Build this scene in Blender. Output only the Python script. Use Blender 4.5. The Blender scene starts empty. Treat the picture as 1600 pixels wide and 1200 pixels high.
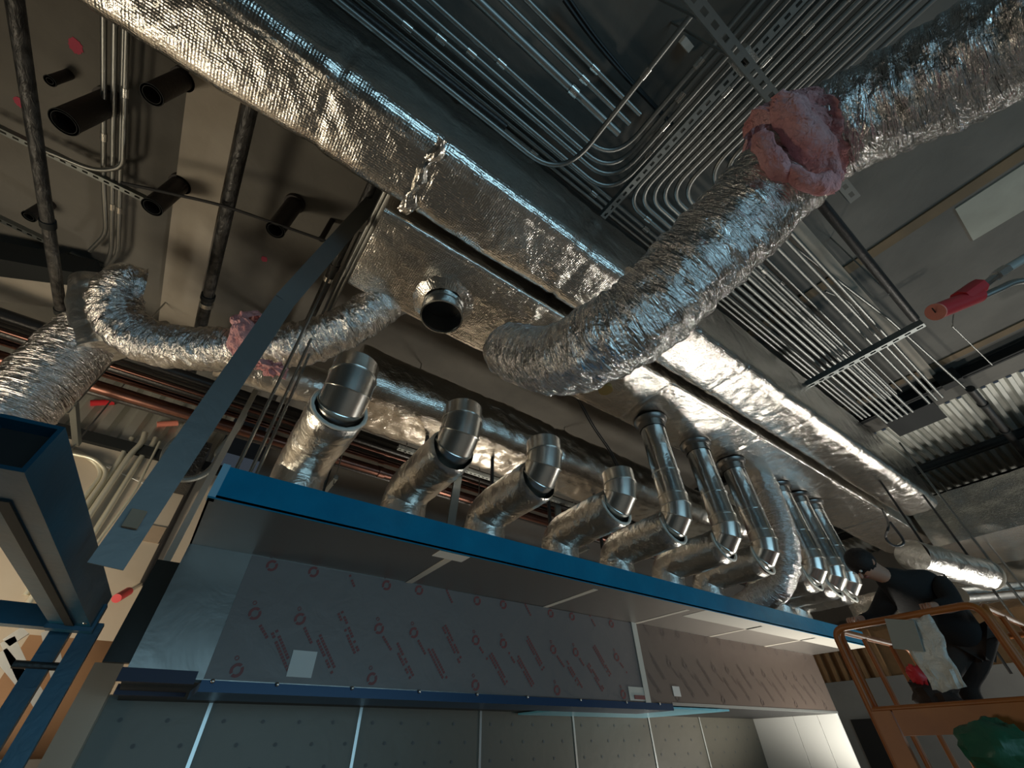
import bpy, math, random
import numpy as np
from mathutils import Matrix, Vector, noise
random.seed(7)
SC = bpy.context.scene
COL = SC.collection
H = 1.7                                   # eye height of the photographer above the floor

# ------------------------------------------------------------------ camera
VX, VY = np.array([1155., 546.]), np.array([-637., 590.])     # vanishing points of the two floor directions
F = math.sqrt(-float(VX @ VY))
def camv(u, v):
    d = np.array([u - 800., -(v - 600.), -F]); return d / np.linalg.norm(d)
_X = camv(1955, 1146); _Y = camv(163, 1190); _Z = np.cross(_X, _Y); _Z /= np.linalg.norm(_Z); _Y = np.cross(_Z, _X)
R = np.array([_X, _Y, _Z])
cam_data = bpy.data.cameras.new('camera'); cam = bpy.data.objects.new('camera', cam_data); COL.objects.link(cam)
m4 = Matrix([list(R[0]) + [0], list(R[1]) + [0], list(R[2]) + [H], [0, 0, 0, 1]])
cam.matrix_world = m4
cam_data.sensor_width = 36.0; cam_data.lens = F / 1600 * 36; cam_data.clip_start = .02; cam_data.clip_end = 200
SC.camera = cam

# ------------------------------------------------------------------ light
SC.view_settings.view_transform = 'Standard'; SC.view_settings.look = 'None'
SC.view_settings.gamma = 1.0; SC.view_settings.exposure = 0.0; SC.view_settings.use_curve_mapping = False
SC.cycles.use_denoising = True
SC.cycles.max_bounces = 8; SC.cycles.glossy_bounces = 5; SC.cycles.diffuse_bounces = 3
SC.cycles.sample_clamp_indirect = 6.0
w = bpy.data.worlds.new('world'); SC.world = w; w.use_nodes = True
bg = w.node_tree.nodes['Background']; bg.inputs[0].default_value = (.62, .78, 1, 1); bg.inputs[1].default_value = .05

def area(name, loc, target, size, power, col, size_y=None):
    l = bpy.data.lights.new(name, 'AREA'); l.energy = power; l.color = col
    l.shape = 'RECTANGLE'; l.size = size; l.size_y = size_y or size
    o = bpy.data.objects.new(name, l); COL.objects.link(o)
    o.location = (loc[0], loc[1], loc[2] + H)
    d = Vector(target) - Vector(loc); o.rotation_euler = d.to_track_quat('-Z', 'Y').to_euler()
    return o
def spot(name, loc, target, power, col, size=.15, angle=120, blend=.6):
    l = bpy.data.lights.new(name, 'SPOT'); l.energy = power; l.color = col
    l.shadow_soft_size = size; l.spot_size = math.radians(angle); l.spot_blend = blend
    o = bpy.data.objects.new(name, l); COL.objects.link(o)
    o.location = (loc[0], loc[1], loc[2] + H)
    d = Vector(target) - Vector(loc); o.rotation_euler = d.to_track_quat('-Z', 'Y').to_euler()
    return o
# bluish daylight from behind; its low opening is unseen, added for duct reflections
area('daylight_behind', (2.5, -7.9, -.45), (2.5, 2, -.3), 9.0, 185, (.44, .79, 1), 2.3)
# work light standing at the far end of the kitchen line
spot('work_light_far', (6.9, 2.7, -1.0), (6.0, 2.5, 2), 230, (1, .95, .84), .2, 150)
# work lights behind the hood at the left wall
area('work_light_left', (-3.0, 3.9, -.4), (-.7, 5.8, 1.5), 1.3, 100, (1, .86, .64))
area('work_light_back', (3.4, 5.3, -.6), (3.4, 5.3, 3), .8, 85, (1, .92, .78))
area('fill_light_deck', (13.0, -1.5, -1.2), (12.4, -.6, 3), .5, 110, (1, .97, .9))  # unseen fill added to brighten the far roof deck
# lamp standing down the hall, and an unseen fill added to light the aisle floor
spot('work_light_hall', (11.5, .3, -1.0), (8.2, .9, 2.9), 380, (1, .95, .85), .3, 84)
spot('fill_light_aisle', (2.6, -3.2, 1.5), (2.4, -.6, -1.7), 180, (1, .91, .78), .25, 72)

# ------------------------------------------------------------------ placing helpers (camera-relative metres)
def ray(u, v): return R @ camv(u, v)
def onz(u, v, z): d = ray(u, v); return Vector(d * (z / d[2]))
def ony(u, v, y): d = ray(u, v); return Vector(d * (y / d[1]))
def onx(u, v, x): d = ray(u, v); return Vector(d * (x / d[0]))
def atd(u, v, dep): c = camv(u, v); return Vector(R @ (c / -c[2] * dep))
V3 = Vector

# ------------------------------------------------------------------ materials
MATS = {}
def mat(name, col, rough=.5, metal=0., bump=None, var=None, uvbump=None, extra=None):
    m = bpy.data.materials.new(name); m.use_nodes = True
    nt = m.node_tree; b = nt.nodes['Principled BSDF']; N = nt.nodes.new; L = nt.links.new
    b.inputs['Base Color'].default_value = (*col, 1); b.inputs['Roughness'].default_value = rough
    b.inputs['Metallic'].default_value = metal
    tc = N('ShaderNodeTexCoord')
    if var:                                        # (scale, amount, colour2): blotchy wear
        n = N('ShaderNodeTexNoise'); n.inputs['Scale'].default_value = var[0]; n.inputs['Detail'].default_value = 6
        L(tc.outputs['Object'], n.inputs['Vector'])
        r = N('ShaderNodeValToRGB'); r.color_ramp.elements[0].position = .5 - var[1]; r.color_ramp.elements[1].position = .5 + var[1]
        L(n.outputs['Fac'], r.inputs['Fac'])
        r.color_ramp.elements[0].color = (*col, 1); r.color_ramp.elements[1].color = (*var[2], 1)
        L(r.outputs['Color'], b.inputs['Base Color'])
    last = None
    for (kind, sc, strength, dist) in (bump or []):
        if kind == 'noise':
            t = N('ShaderNodeTexNoise'); t.inputs['Scale'].default_value = sc; t.inputs['Detail'].default_value = 5; t.inputs['Distortion'].default_value = .6
            L(tc.outputs['Object'], t.inputs['Vector']); h = t.outputs['Fac']
        elif kind == 'vor':
            t = N('ShaderNodeTexVoronoi'); t.feature = 'DISTANCE_TO_EDGE'; t.inputs['Scale'].default_value = sc
            n2 = N('ShaderNodeTexNoise'); n2.inputs['Scale'].default_value = sc * .7; n2.inputs['Detail'].default_value = 3
            L(tc.outputs['Object'], n2.inputs['Vector'])
            mx = N('ShaderNodeMix'); mx.data_type = 'RGBA'; mx.inputs[0].default_value = .25
            L(tc.outputs['Object'], mx.inputs[6]); L(n2.outputs['Color'], mx.inputs[7]); L(mx.outputs[2], t.inputs['Vector'])
            h = t.outputs['Distance']
        elif kind in ('gridx', 'gridy'):
            t = N('ShaderNodeTexWave'); t.bands_direction = 'X' if kind == 'gridx' else 'Y'
            t.inputs['Scale'].default_value = sc; t.inputs['Distortion'].default_value = 1.2; t.inputs['Detail Scale'].default_value = 1.5
            L(tc.outputs['UV'], t.inputs['Vector']); h = t.outputs['Fac']
        elif kind == 'uv':                          # creases that run around a tube
            mp = N('ShaderNodeMapping'); mp.inputs['Scale'].default_value = sc
            L(tc.outputs['UV'], mp.inputs['Vector'])
            t = N('ShaderNodeTexNoise'); t.inputs['Scale'].default_value = 1; t.inputs['Detail'].default_value = 5; t.inputs['Distortion'].default_value = .9
            L(mp.outputs['Vector'], t.inputs['Vector'])
            a = N('ShaderNodeMath'); a.operation = 'SUBTRACT'; a.inputs[1].default_value = .5; L(t.outputs['Fac'], a.inputs[0])
            c = N('ShaderNodeMath'); c.operation = 'ABSOLUTE'; L(a.outputs[0], c.inputs[0]); h = c.outputs[0]
        bp = N('ShaderNodeBump'); bp.inputs['Strength'].default_value = strength; bp.inputs['Distance'].default_value = dist
        L(h, bp.inputs['Height'])
        if last is not None: L(last, bp.inputs['Normal'])
        last = bp.outputs['Normal']
    if last is not None: L(last, b.inputs['Normal'])
    if extra: extra(nt, b)
    MATS[name] = m
    return m
FOIL = mat('foil_wrap', (.80, .77, .72), .21, 1, bump=[('noise', 4, .35, .035), ('vor', 9, .18, .012), ('gridx', 20, .17, .004), ('gridy', 20, .17, .004), ('noise', 30, .5, .010)])
FOILP = mat('foil_sleeve', (.84, .82, .78), .30, 1, bump=[('noise', 7, .5, .04), ('uv', (9, 5, 1), .6, .02), ('noise', 60, .3, .006)])
FLEX = mat('foil_flex', (.86, .84, .82), .13, 1, bump=[('uv', (24, 4, 1), 1, .06), ('uv', (60, 14, 1), 1, .018), ('noise', 16, .5, .03)])
GALV = mat('galvanized', (.78, .77, .73), .27, 1, bump=[('noise', 3, .1, .02)], var=None)
GALVC = mat('galvanized_clean', (.66, .69, .70), .16, 1, bump=[('noise', 6, .3, .03)])
CONDUIT = mat('conduit_zinc', (.34, .345, .33), .42, 1)
STRUT = mat('strut_zinc', (.26, .28, .275), .5, 1, bump=[('noise', 30, .1, .01)])
CEIL = mat('concrete_ceiling', (.17, .16, .14), .85, 0, bump=[('noise', 6, .25, .03)], var=(1.1, .22, (.10, .095, .085)))
BEAM = mat('concrete_beam', (.42, .38, .32), .85, 0, bump=[('noise', 12, .2, .02)], var=(2.2, .3, (.30, .26, .21)))
STAIN = mat('ceiling_board', (.19, .13, .07), .85, 0, var=(3, .25, (.12, .09, .055)))
LITCEIL = mat('ceiling_lit_rect', (.42, .42, .36), .9, 0, var=(2, .3, (.25, .25, .21)))
FLOORM = mat('concrete_floor', (.33, .31, .28), .7, 0, bump=[('noise', 9, .2, .02)], var=(.8, .3, (.22, .20, .18)))
IRON = mat('black_iron', (.045, .043, .042), .38, .5, bump=[('noise', 40, .3, .01)])
IRONW = mat('wrapped_iron', (.07, .068, .065), .42, .3, bump=[('uv', (9, 6, 1), .8, .02)], var=(14, .12, (.02, .02, .02)))
SLEEVE = mat('sleeve_black', (.028, .022, .020), .55, 0, bump=[('noise', 30, .4, .01)])
COPPER = mat('copper', (.24, .115, .085), .35, 1, var=(6, .3, (.13, .07, .06)))
DARKST = mat('dark_steel', (.022, .024, .024), .6, .1)
for m_ in (DARKST, TROUS, CLOTHB) if 'CLOTHB' in globals() else (DARKST,): m_.node_tree.nodes['Principled BSDF'].inputs['Specular IOR Level'].default_value = .15
BLUEF = mat('blue_film', (.0, .30, .56), .28, .3, bump=[('noise', 4, .25, .03), ('noise', 50, .1, .005)], var=(5, .25, (.0, .23, .45)))
LITFILM = mat('lit_blue_film', (.20, .60, .78), .3, .1, bump=[('noise', 6, .3, .02)])  # paler copy of the blue film, with the light from below painted in
STEEL = mat('stainless', (.27, .26, .245), .28, 1, bump=[('noise', 3, .12, .03)])
FILM = mat('white_film', (.19, .165, .155), .42, .1, bump=[('noise', 5, .2, .02)])
PRINT = mat('red_print', (.22, .055, .05), .5)
PRINT2 = mat('faint_print', (.14, .10, .085), .5)
DPRINT = mat('grey_print', (.085, .09, .092), .5)
WALLST = mat('film_panel', (.125, .118, .095), .40, .15, bump=[('noise', 4, .15, .02)])
WPANEL = mat('white_panel', (.82, .82, .78), .4)
JOINT = mat('joint_strip', (.55, .58, .57), .3, .8)
DRYW = mat('drywall', (.52, .46, .38), .85, 0, bump=[('noise', 14, .1, .01)], var=(1.2, .25, (.44, .36, .27)))
GREYW = mat('grey_wall', (.36, .34, .31), .85, 0, var=(1.5, .3, (.28, .26, .24)))
DECK = mat('steel_deck', (.60, .60, .55), .42, .7, bump=[('noise', 20, .1, .01)])
WOOD = mat('wood', (.45, .25, .11), .7, 0, var=(6, .3, (.34, .18, .08)))
PLY = mat('plywood', (.36, .20, .10), .7, 0, var=(3, .25, (.26, .14, .07)))
PINK = mat('fiberglass_pink', (.95, .56, .58), .95, 0, bump=[('noise', 16, .9, .04), ('noise', 60, .9, .012)], var=(8, .2, (.78, .33, .33)))
RED = mat('red_plastic', (.62, .03, .04), .4)
SALMON = mat('salmon_cap', (.95, .32, .24), .45)
ORANGE = mat('orange_paint', (.40, .13, .02), .45, 0, var=(5, .3, (.28, .08, .015)))
BLUEP = mat('blue_paint', (.003, .085, .155), .36, .1, bump=[('noise', 20, .1, .01)], var=(4, .2, (.01, .055, .095)))
WHITEP = mat('white_paint', (.75, .74, .70), .5)
BLACKC = mat('black_cable', (.015, .015, .016), .5)
CLOTHB = mat('black_cloth', (.010, .010, .011), .9, 0, bump=[('noise', 60, .2, .01)])
TROUS = mat('brown_trousers', (.028, .020, .016), .9, 0, bump=[('noise', 40, .2, .01)])
SKIN = mat('skin', (.48, .27, .19), .55)
HAIR = mat('hair', (.012, .009, .008), .7, 0, bump=[('noise', 80, .5, .01)])
GREENP = mat('green_plastic', (.012, .11, .06), .5, 0, bump=[('noise', 7, .4, .05)])
DARKIN = mat('dark_hole', (.012, .012, .012), .6)
GASKET = mat('white_gasket', (.72, .72, .66), .6, 0, bump=[('noise', 50, .4, .01)])
PLAST = mat('clear_bag', (.62, .62, .58), .3, 0, bump=[('noise', 14, .6, .04)])
PINKP = mat('pink_spray', (.42, .06, .10), .85)
BOX = mat('tan_board', (.42, .32, .23), .8, 0, var=(4, .3, (.34, .25, .17)))
YELLOW = mat('yellow_label', (.75, .60, .16), .6)
FLUOR = mat('frosted_tape', (.62, .58, .50), .6)

# ------------------------------------------------------------------ mesh building
ORG = {}                                                       # camera-relative origin of every object
class MB:
    def __init__(s): s.v = []; s.f = []; s.uv = {}; s.m = {}
    def quad(s, a, b, c, d):
        i = len(s.v); s.v += [V3(a), V3(b), V3(c), V3(d)]; s.f.append((i, i + 1, i + 2, i + 3)); return s
    def box(s, lo, hi):
        x0, y0, z0 = lo; x1, y1, z1 = hi; i = len(s.v)
        s.v += [V3(p) for p in ((x0, y0, z0), (x1, y0, z0), (x1, y1, z0), (x0, y1, z0), (x0, y0, z1), (x1, y0, z1), (x1, y1, z1), (x0, y1, z1))]
        s.f += [tuple(i + k for k in q) for q in ((0, 3, 2, 1), (4, 5, 6, 7), (0, 1, 5, 4), (1, 2, 6, 5), (2, 3, 7, 6), (3, 0, 4, 7))]; return s
    def bar(s, a, b, wx, wz, up=(0, 0, 1), hollow=0):
        a = V3(a); b = V3(b); t = (b - a).normalized(); upv = V3(up)
        if abs(t.dot(upv)) > .95: upv = V3((0, 1, 0))
        sx = t.cross(upv).normalized(); sz = sx.cross(t).normalized(); i = len(s.v)
        for p in (a, b):
            for (k, l) in ((-1, -1), (1, -1), (1, 1), (-1, 1)): s.v.append(p + sx * (k * wx / 2) + sz * (l * wz / 2))
        s.f += [(i, i + 1, i + 5, i + 4), (i + 1, i + 2, i + 6, i + 5), (i + 2, i + 3, i + 7, i + 6), (i + 3, i, i + 4, i + 7)]
        if hollow:
            j = len(s.v)
            for p in (a, b):
                for (k, l) in ((-1, -1), (1, -1), (1, 1), (-1, 1)): s.v.append(p + sx * (k * (wx / 2 - hollow)) + sz * (l * (wz / 2 - hollow)))
            s.f += [(j + 4, j + 5, j + 1, j), (j + 5, j + 6, j + 2, j + 1), (j + 6, j + 7, j + 3, j + 2), (j + 7, j + 4, j, j + 3)]
            for k in range(4):
                l = (k + 1) % 4; s.f += [(i + l, i + k, j + k, j + l), (i + 4 + k, i + 4 + l, j + 4 + l, j + 4 + k)]
        else: s.f += [(i + 3, i + 2, i + 1, i), (i + 4, i + 5, i + 6, i + 7)]
        return s
    def tube(s, pts, rad, n=12, cap=True, disp=None, squash=None):
        pts = [V3(p) for p in pts]; m = len(pts); rr = rad if isinstance(rad, (list, tuple)) else [rad] * m
        t0 = (pts[1] - pts[0]).normalized(); ref = V3((0, 0, 1)) if abs(t0.z) < .9 else V3((1, 0, 0))
        nx = t0.cross(ref).normalized(); L = 0; base = len(s.v)
        for k in range(m):
            t = (pts[min(k + 1, m - 1)] - pts[max(k - 1, 0)])
            if t.length < 1e-9: t = t0
            t.normalize(); nx = (nx - t * nx.dot(t)).normalized(); ny = t.cross(nx)
            if k: L += (pts[k] - pts[k - 1]).length
            for j in range(n):
                a = 2 * math.pi * j / n; d = nx * math.cos(a) + ny * math.sin(a)
                r = rr[k]
                if disp: r += disp(L, a, pts[k] + d * r)
                s.v.append(pts[k] + d * r); s.uv[len(s.v) - 1] = (L, a / (2 * math.pi))
        for k in range(m - 1):
            for j in range(n):
                a = base + k * n + j; b = base + k * n + (j + 1) % n
                s.f.append((a, b, b + n, a + n))
        if cap:
            s.f.append(tuple(base + j for j in reversed(range(n)))); s.f.append(tuple(base + (m - 1) * n + j for j in range(n)))
        return s
    def ring(s, c, axis, r, h, t=.004, n=28):
        """short hollow band, axis from c over length h"""
        c = V3(c); ax = V3(axis).normalized()
        ref = V3((0, 0, 1)) if abs(ax.z) < .9 else V3((1, 0, 0)); nx = ax.cross(ref).normalized(); ny = ax.cross(nx); b = len(s.v)
        for (q, rr) in ((0, r), (h, r), (h, r - t), (0, r - t)):
            for j in range(n):
                a = 2 * math.pi * j / n; s.v.append(c + ax * q + (nx * math.cos(a) + ny * math.sin(a)) * rr)
        for q in range(4):
            for j in range(n):
                s.f.append((b + q * n + j, b + q * n + (j + 1) % n, b + ((q + 1) % 4) * n + (j + 1) % n, b + ((q + 1) % 4) * n + j))
        return s
    def blob(s, c, r, seed=0, amp=.3, nu=16, nv=10, freq=3.):
        c = V3(c); b = len(s.v); off = V3((seed * 3.1, seed * 1.7, seed * .9))
        for i in range(nv + 1):
            th = math.pi * i / nv
            for j in range(nu):
                ph = 2 * math.pi * j / nu; d = V3((math.sin(th) * math.cos(ph), math.sin(th) * math.sin(ph), math.cos(th)))
                k = 1 + amp * noise.fractal(d * freq + off, 1, 2, 4)
                s.v.append(c + V3((d.x * r[0], d.y * r[1], d.z * r[2])) * k)
        for i in range(nv):
            for j in range(nu): s.f.append((b + i * nu + j, b + (i + 1) * nu + j, b + (i + 1) * nu + (j + 1) % nu, b + i * nu + (j + 1) % nu))
        return s
    def build(s, name, m, parent=None, smooth=False, angle=None, base=None):
        me = bpy.data.meshes.new(name); o = bpy.data.objects.new(name, me); COL.objects.link(o)
        if parent is not None:
            o.parent = parent; org = ORG[parent.name]; ORG[o.name] = org.copy(); sub = org
        else:
            xs = [p.x for p in s.v]; ys = [p.y for p in s.v]; zs = [p.z for p in s.v]
            sub = V3(base) if base else V3(((min(xs) + max(xs)) / 2, (min(ys) + max(ys)) / 2, min(zs)))
            ORG[o.name] = sub.copy(); o.location = (sub.x, sub.y, sub.z + H)
        me.from_pydata([tuple(p - sub) for p in s.v], [], s.f); me.validate(); me.update()
        if s.uv and len(me.vertices) == len(s.v):
            ul = me.uv_layers.new(name='UVMap')
            for p in me.polygons:
                us = [s.uv.get(me.loops[l].vertex_index, (0, 0)) for l in p.loop_indices]
                wrap = max(q[1] for q in us) - min(q[1] for q in us) > .5
                for l, q in zip(p.loop_indices, us): ul.data[l].uv = (q[0], q[1] + 1 if wrap and q[1] < .5 else q[1])
        me.materials.append(m)
        if smooth:
            me.polygons.foreach_set('use_smooth', [True] * len(me.polygons))
            try: me.set_sharp_from_angle(angle=math.radians(angle or 45))
            except Exception: pass
        return o
def tag(o, label=None, cat=None, group=None, kind=None):
    if label: o['label'] = label
    if cat: o['category'] = cat
    if group: o['group'] = group
    if kind: o['kind'] = kind
    return o
def thing(name, label, cat, loc, group=None):
    o = bpy.data.objects.new(name, None); COL.objects.link(o); o.empty_display_size = .1
    loc = V3(loc); o.location = (loc.x, loc.y, loc.z + H); ORG[o.name] = loc.copy()
    return tag(o, label, cat, group)
def struct(name, mb, m): return tag(mb.build(name, m), kind='structure')
def B(lo, hi): return MB().box(lo, hi)
def catmull(P, per=12):
    P = [V3(p) for p in P]; Q = [P[0] * 2 - P[1]] + P + [P[-1] * 2 - P[-2]]; out = []
    for i in range(1, len(Q) - 2):
        for k in range(per):
            t = k / per; a, b, c, d = Q[i - 1], Q[i], Q[i + 1], Q[i + 2]
            out.append(.5 * ((2 * b) + (c - a) * t + (2 * a - 5 * b + 4 * c - d) * t * t + (3 * b - a - 3 * c + d) * t ** 3))
    out.append(P[-1]); return out
def resample(P, step):
    out = [P[0]]; acc = 0
    for a, b in zip(P, P[1:]):
        L = (b - a).length; pos = step - acc
        while pos <= L: out.append(a + (b - a) * (pos / L)); pos += step
        acc = L - (pos - step)
    if (out[-1] - P[-1]).length > step * .3: out.append(P[-1])
    return out
def fillet(P, r, n=8):
    P = [V3(p) for p in P]; out = [P[0]]
    for i in range(1, len(P) - 1):
        a, b, c = P[i - 1], P[i], P[i + 1]; u = (a - b); v = (c - b)
        rr = min(r, u.length * .49, v.length * .49) if r else 0
        p0 = b + u.normalized() * rr; p1 = b + v.normalized() * rr
        for k in range(n + 1):
            t = k / n; out.append((1 - t) ** 2 * p0 + 2 * t * (1 - t) * b + t * t * p1)
    out.append(P[-1]); return out
def nz(p, f, seed=0): return noise.noise(V3(p) * f + V3((seed * 7.3, seed * 3.7, seed * 5.1)))
def ridge(p, f, seed=0): return 1 - abs(noise.noise(V3(p) * f + V3((seed * 7.3, seed * 3.7, seed * 5.1))) * 2)

# ------------------------------------------------------------------ the setting
CZ = 4.05
struct('floor', B((-9, -8, -H - .1), (24, 8, -H)), FLOORM)
struct('ceiling', B((-9, -8, CZ), (8.7, 8, CZ + .2)), CEIL)
mb = MB()                                                      # corrugated steel roof deck beyond the concrete
y = -8.0
prof = []
while y < 8: prof += [(y, 4.02), (y + .05, 4.02), (y + .075, 4.10), (y + .125, 4.10)]; y += .15
for (a, b) in zip(prof, prof[1:]):
    mb.quad((8.7, a[0], a[1]), (8.7, b[0], b[1]), (24, b[0], b[1]), (24, a[0], a[1]))
struct('ceiling_deck', mb, DECK)
FY = 6.0
struct('wall_back', B((-9, FY, -H), (24, FY + .2, 2.78)), DRYW)
struct('wall_back_upper', B((.2, FY + .25, 2.78), (24, FY + .4, CZ)), GREYW)
mb = MB(); x = -9.0; prof = []
while x < -.55: prof += [(x, 0), (x + .09, 0), (x + .13, .06), (x + .20, .06), (x + .24, 0)]; x += .24
for a, b in zip(prof, prof[1:]): mb.quad((a[0], FY + a[1], 2.78), (b[0], FY + b[1], 2.78), (b[0], FY + b[1], CZ), (a[0], FY + a[1], CZ))
struct('wall_back_corrugated', mb, DECK)
struct('trim_1', B((-9, FY - .07, 2.70), (24, FY + .2, 2.82)), DARKST)
struct('wall_end', B((14, -8, -H), (14.2, 8, 1.15)), GREYW)
struct('wall_end_upper', B((15.4, -8, 1.15), (15.6, 8, CZ)), GREYW)
struct('door_1', B((13.96, 4.72, -H), (14.0, 5.45, .42)), DARKIN)
struct('wall_left', B((-9.2, -8, -H), (-9, 8, CZ)), GREYW)
# wall behind the photographer with a wide low opening added for the daylight
struct('wall_near', MB().box((-9, -8.2, -H), (-2, -8, CZ)).box((7, -8.2, -H), (24, -8, CZ)).box((-2, -8.2, .75), (7, -8, CZ)), GREYW)
for i, (a, b, w_, z_) in enumerate([((309, 131), (276, 400), 0, 0)]):
    p = onz(340, 150, CZ); struct('ceiling_beam', B((-1.52, -3, CZ - .05), (-1.16, FY, CZ + .02)), BEAM)
for i, (x_, w_) in enumerate(((4.64, .14), (7.42, .14))):
    struct('trim_%d' % (i + 2), B((x_, -8, CZ - .02), (x_ + w_, 1.2, CZ + .02)), STAIN)
struct('ceiling_lit_rect', B((4.85, -3.0, CZ - .012), (5.45, -1.14, CZ + .02)), LITCEIL)  # lit rectangle of the ceiling, painted as a paler slab
# light grey flange along the conduit bank, running away down the hall
struct('trim_4', B((2.6, -.155, CZ - .05), (8.0, -.03, CZ + .01)), BEAM)

# ------------------------------------------------------------------ rectangular insulated ducts
def rect_duct(parent, name, x0, x1, y0, y1, z0, z1, r, seed, seams, amp=.013, bulge=.016, step=.03, ps=.022, m=FOIL, capl=True):
    prof = []
    def seg(a, b):
        n = max(2, int((V3(b) - V3(a)).length / ps))
        for k in range(n): prof.append(V3(a).lerp(V3(b), k / n))
    def arc(cy, cz, a0):
        for k in range(6):
            a = a0 + math.pi / 2 * k / 6; prof.append(V3((cy + r * math.cos(a), cz + r * math.sin(a), 0)))
    seg((y0 + r, z0, 0), (y1 - r, z0, 0)); arc(y1 - r, z0 + r, -math.pi / 2)
    seg((y1, z0 + r, 0), (y1, z1 - r, 0)); arc(y1 - r, z1 - r, 0)
    seg((y1 - r, z1, 0), (y0 + r, z1, 0)); arc(y0 + r, z1 - r, math.pi / 2)
    seg((y0, z1 - r, 0), (y0, z0 + r, 0)); arc(y0 + r, z0 + r, math.pi)
    n = len(prof); nor = []
    for k in range(n):
        t = prof[(k + 1) % n] - prof[k - 1]; nor.append(V3((t.y, -t.x, 0)).normalized())
    per = [0]
    for k in range(1, n): per.append(per[-1] + (prof[k] - prof[k - 1]).length)
    m_ = int((x1 - x0) / step); mb = MB(); ss = sorted([x0] + list(seams) + [x1])
    for i in range(m_ + 1):
        x = x0 + (x1 - x0) * i / m_
        a = max(s for s in ss if s <= x + 1e-6); b = min([s for s in ss if s > x + 1e-6] or [x1 + 1])
        t = (x - a) / max(b - a, .01); bl = bulge * (math.sin(math.pi * min(max(t, 0), 1)) ** .5)
        for k in range(n):
            p = prof[k]; q = V3((x, p.x, p.y))
            mid = 1.0
            if nor[k].y < -.9: mid = math.sin(math.pi * min(1, max(0, (p.x - y0) / (y1 - y0))))
            elif abs(nor[k].x) > .9: mid = math.sin(math.pi * min(1, max(0, (p.y - z0) / (z1 - z0))))
            d = amp * (nz(q, 1.6, seed) + .6 * nz(q, 4.5, seed + 1)) + amp * .45 * nz(q, 11, seed + 2) + bl * (.3 + .9 * mid)
            d += .004 * ridge(q * 1.0, 9, seed + 5)
            for s_ in seams:
                e = abs(x - s_)
                if e < .16: d += .010 * ridge(V3((q.x * 3.0, q.y * .8, q.z * .8)), 6, seed + 3) * (1 - e / .16) - .012 * math.exp(-(e / .018) ** 2)
            mb.v.append(V3((x, p.x + nor[k].x * d, p.y + nor[k].y * d))); mb.uv[len(mb.v) - 1] = (x, per[k])
    for i in range(m_):
        for k in range(n): mb.f.append((i * n + k, i * n + (k + 1) % n, (i + 1) * n + (k + 1) % n, (i + 1) * n + k))
    mb.f.append(tuple(range(n - 1, -1, -1))); mb.f.append(tuple(m_ * n + k for k in range(n)))
    o = mb.build(name, m, parent, smooth=True, angle=60)
    me = o.data; ul = me.uv_layers.active                       # perimeter is in metres: no wrap at .5
    if ul:
        for p in me.polygons:
            us = [mb.uv.get(me.loops[l].vertex_index, (0, 0)) for l in p.loop_indices]
            for l, q in zip(p.loop_indices, us): ul.data[l].uv = q
    return o
def tape(parent, x, y0, y1, z0, z1, wd, m=FOIL, nm='tape_band'):
    mb = MB(); P = [(y1 + .03, z0 + .25), (y1 + .026, z0 + .05), (y1 - .02, z0 - .028), ((y0 + y1) / 2, z0 - .045), (y0 + .02, z0 - .028), (y0 - .026, z0 + .05), (y0 - .03, z0 + .25)]
    for (a, b) in zip(P, P[1:]): mb.quad((x, *a), (x + wd, *a), (x + wd, *b), (x, *b))
    return mb.build(nm, m, parent)
main = thing('supply_duct', 'largest foil-wrapped rectangular supply duct crossing the whole ceiling above the flexible hose', 'duct', (3, 1.2, 2.83))
rect_duct(main, 'wrap', -3.2, 9.4, .95, 1.485, 2.84, 3.80, .12, 1, [-1.9, -.42, .24, 1.55, 3.72, 5.15, 6.5, 8.0])
mb = MB(); nk, nj = 70, 14
for k in range(nk):                                            # crumpled foil lip at the torn seam
    a = k / (nk - 1); yy = .935 + .57 * a; env = math.sin(math.pi * min(max(a, .02), .98)) ** .5
    for j in range(nj):
        t = j / (nj - 1); xx = .215 + (t - .5) * (.05 + .085 * abs(nz((a, 0, 3), 3.1))) + .03 * nz((a, 0, 0), 4)
        zz = 2.815 - env * math.sin(math.pi * t) * (.030 + .028 * nz((a * 5, t * 2, 1), 1.5)) + .008 * nz((a * 14, t * 6, 2), 1.2)
        mb.v.append(V3((xx, yy, zz)))
for k in range(nk - 1):
    for j in range(nj - 1): mb.f.append((k * nj + j, k * nj + j + 1, (k + 1) * nj + j + 1, (k + 1) * nj + j))
mb.build('seam_fold', FOIL, main, smooth=True, angle=60)
ret = thing('exhaust_duct', 'flat foil-wrapped exhaust duct with an open round stub under it', 'duct', (4, 1.95, 2.83))
rect_duct(ret, 'wrap', .11, 11.2, 1.57, 2.33, 2.845, 3.42, .045, 2, [1.6, 3.3, 5.0, 7.0, 9.0], amp=.011)
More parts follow.
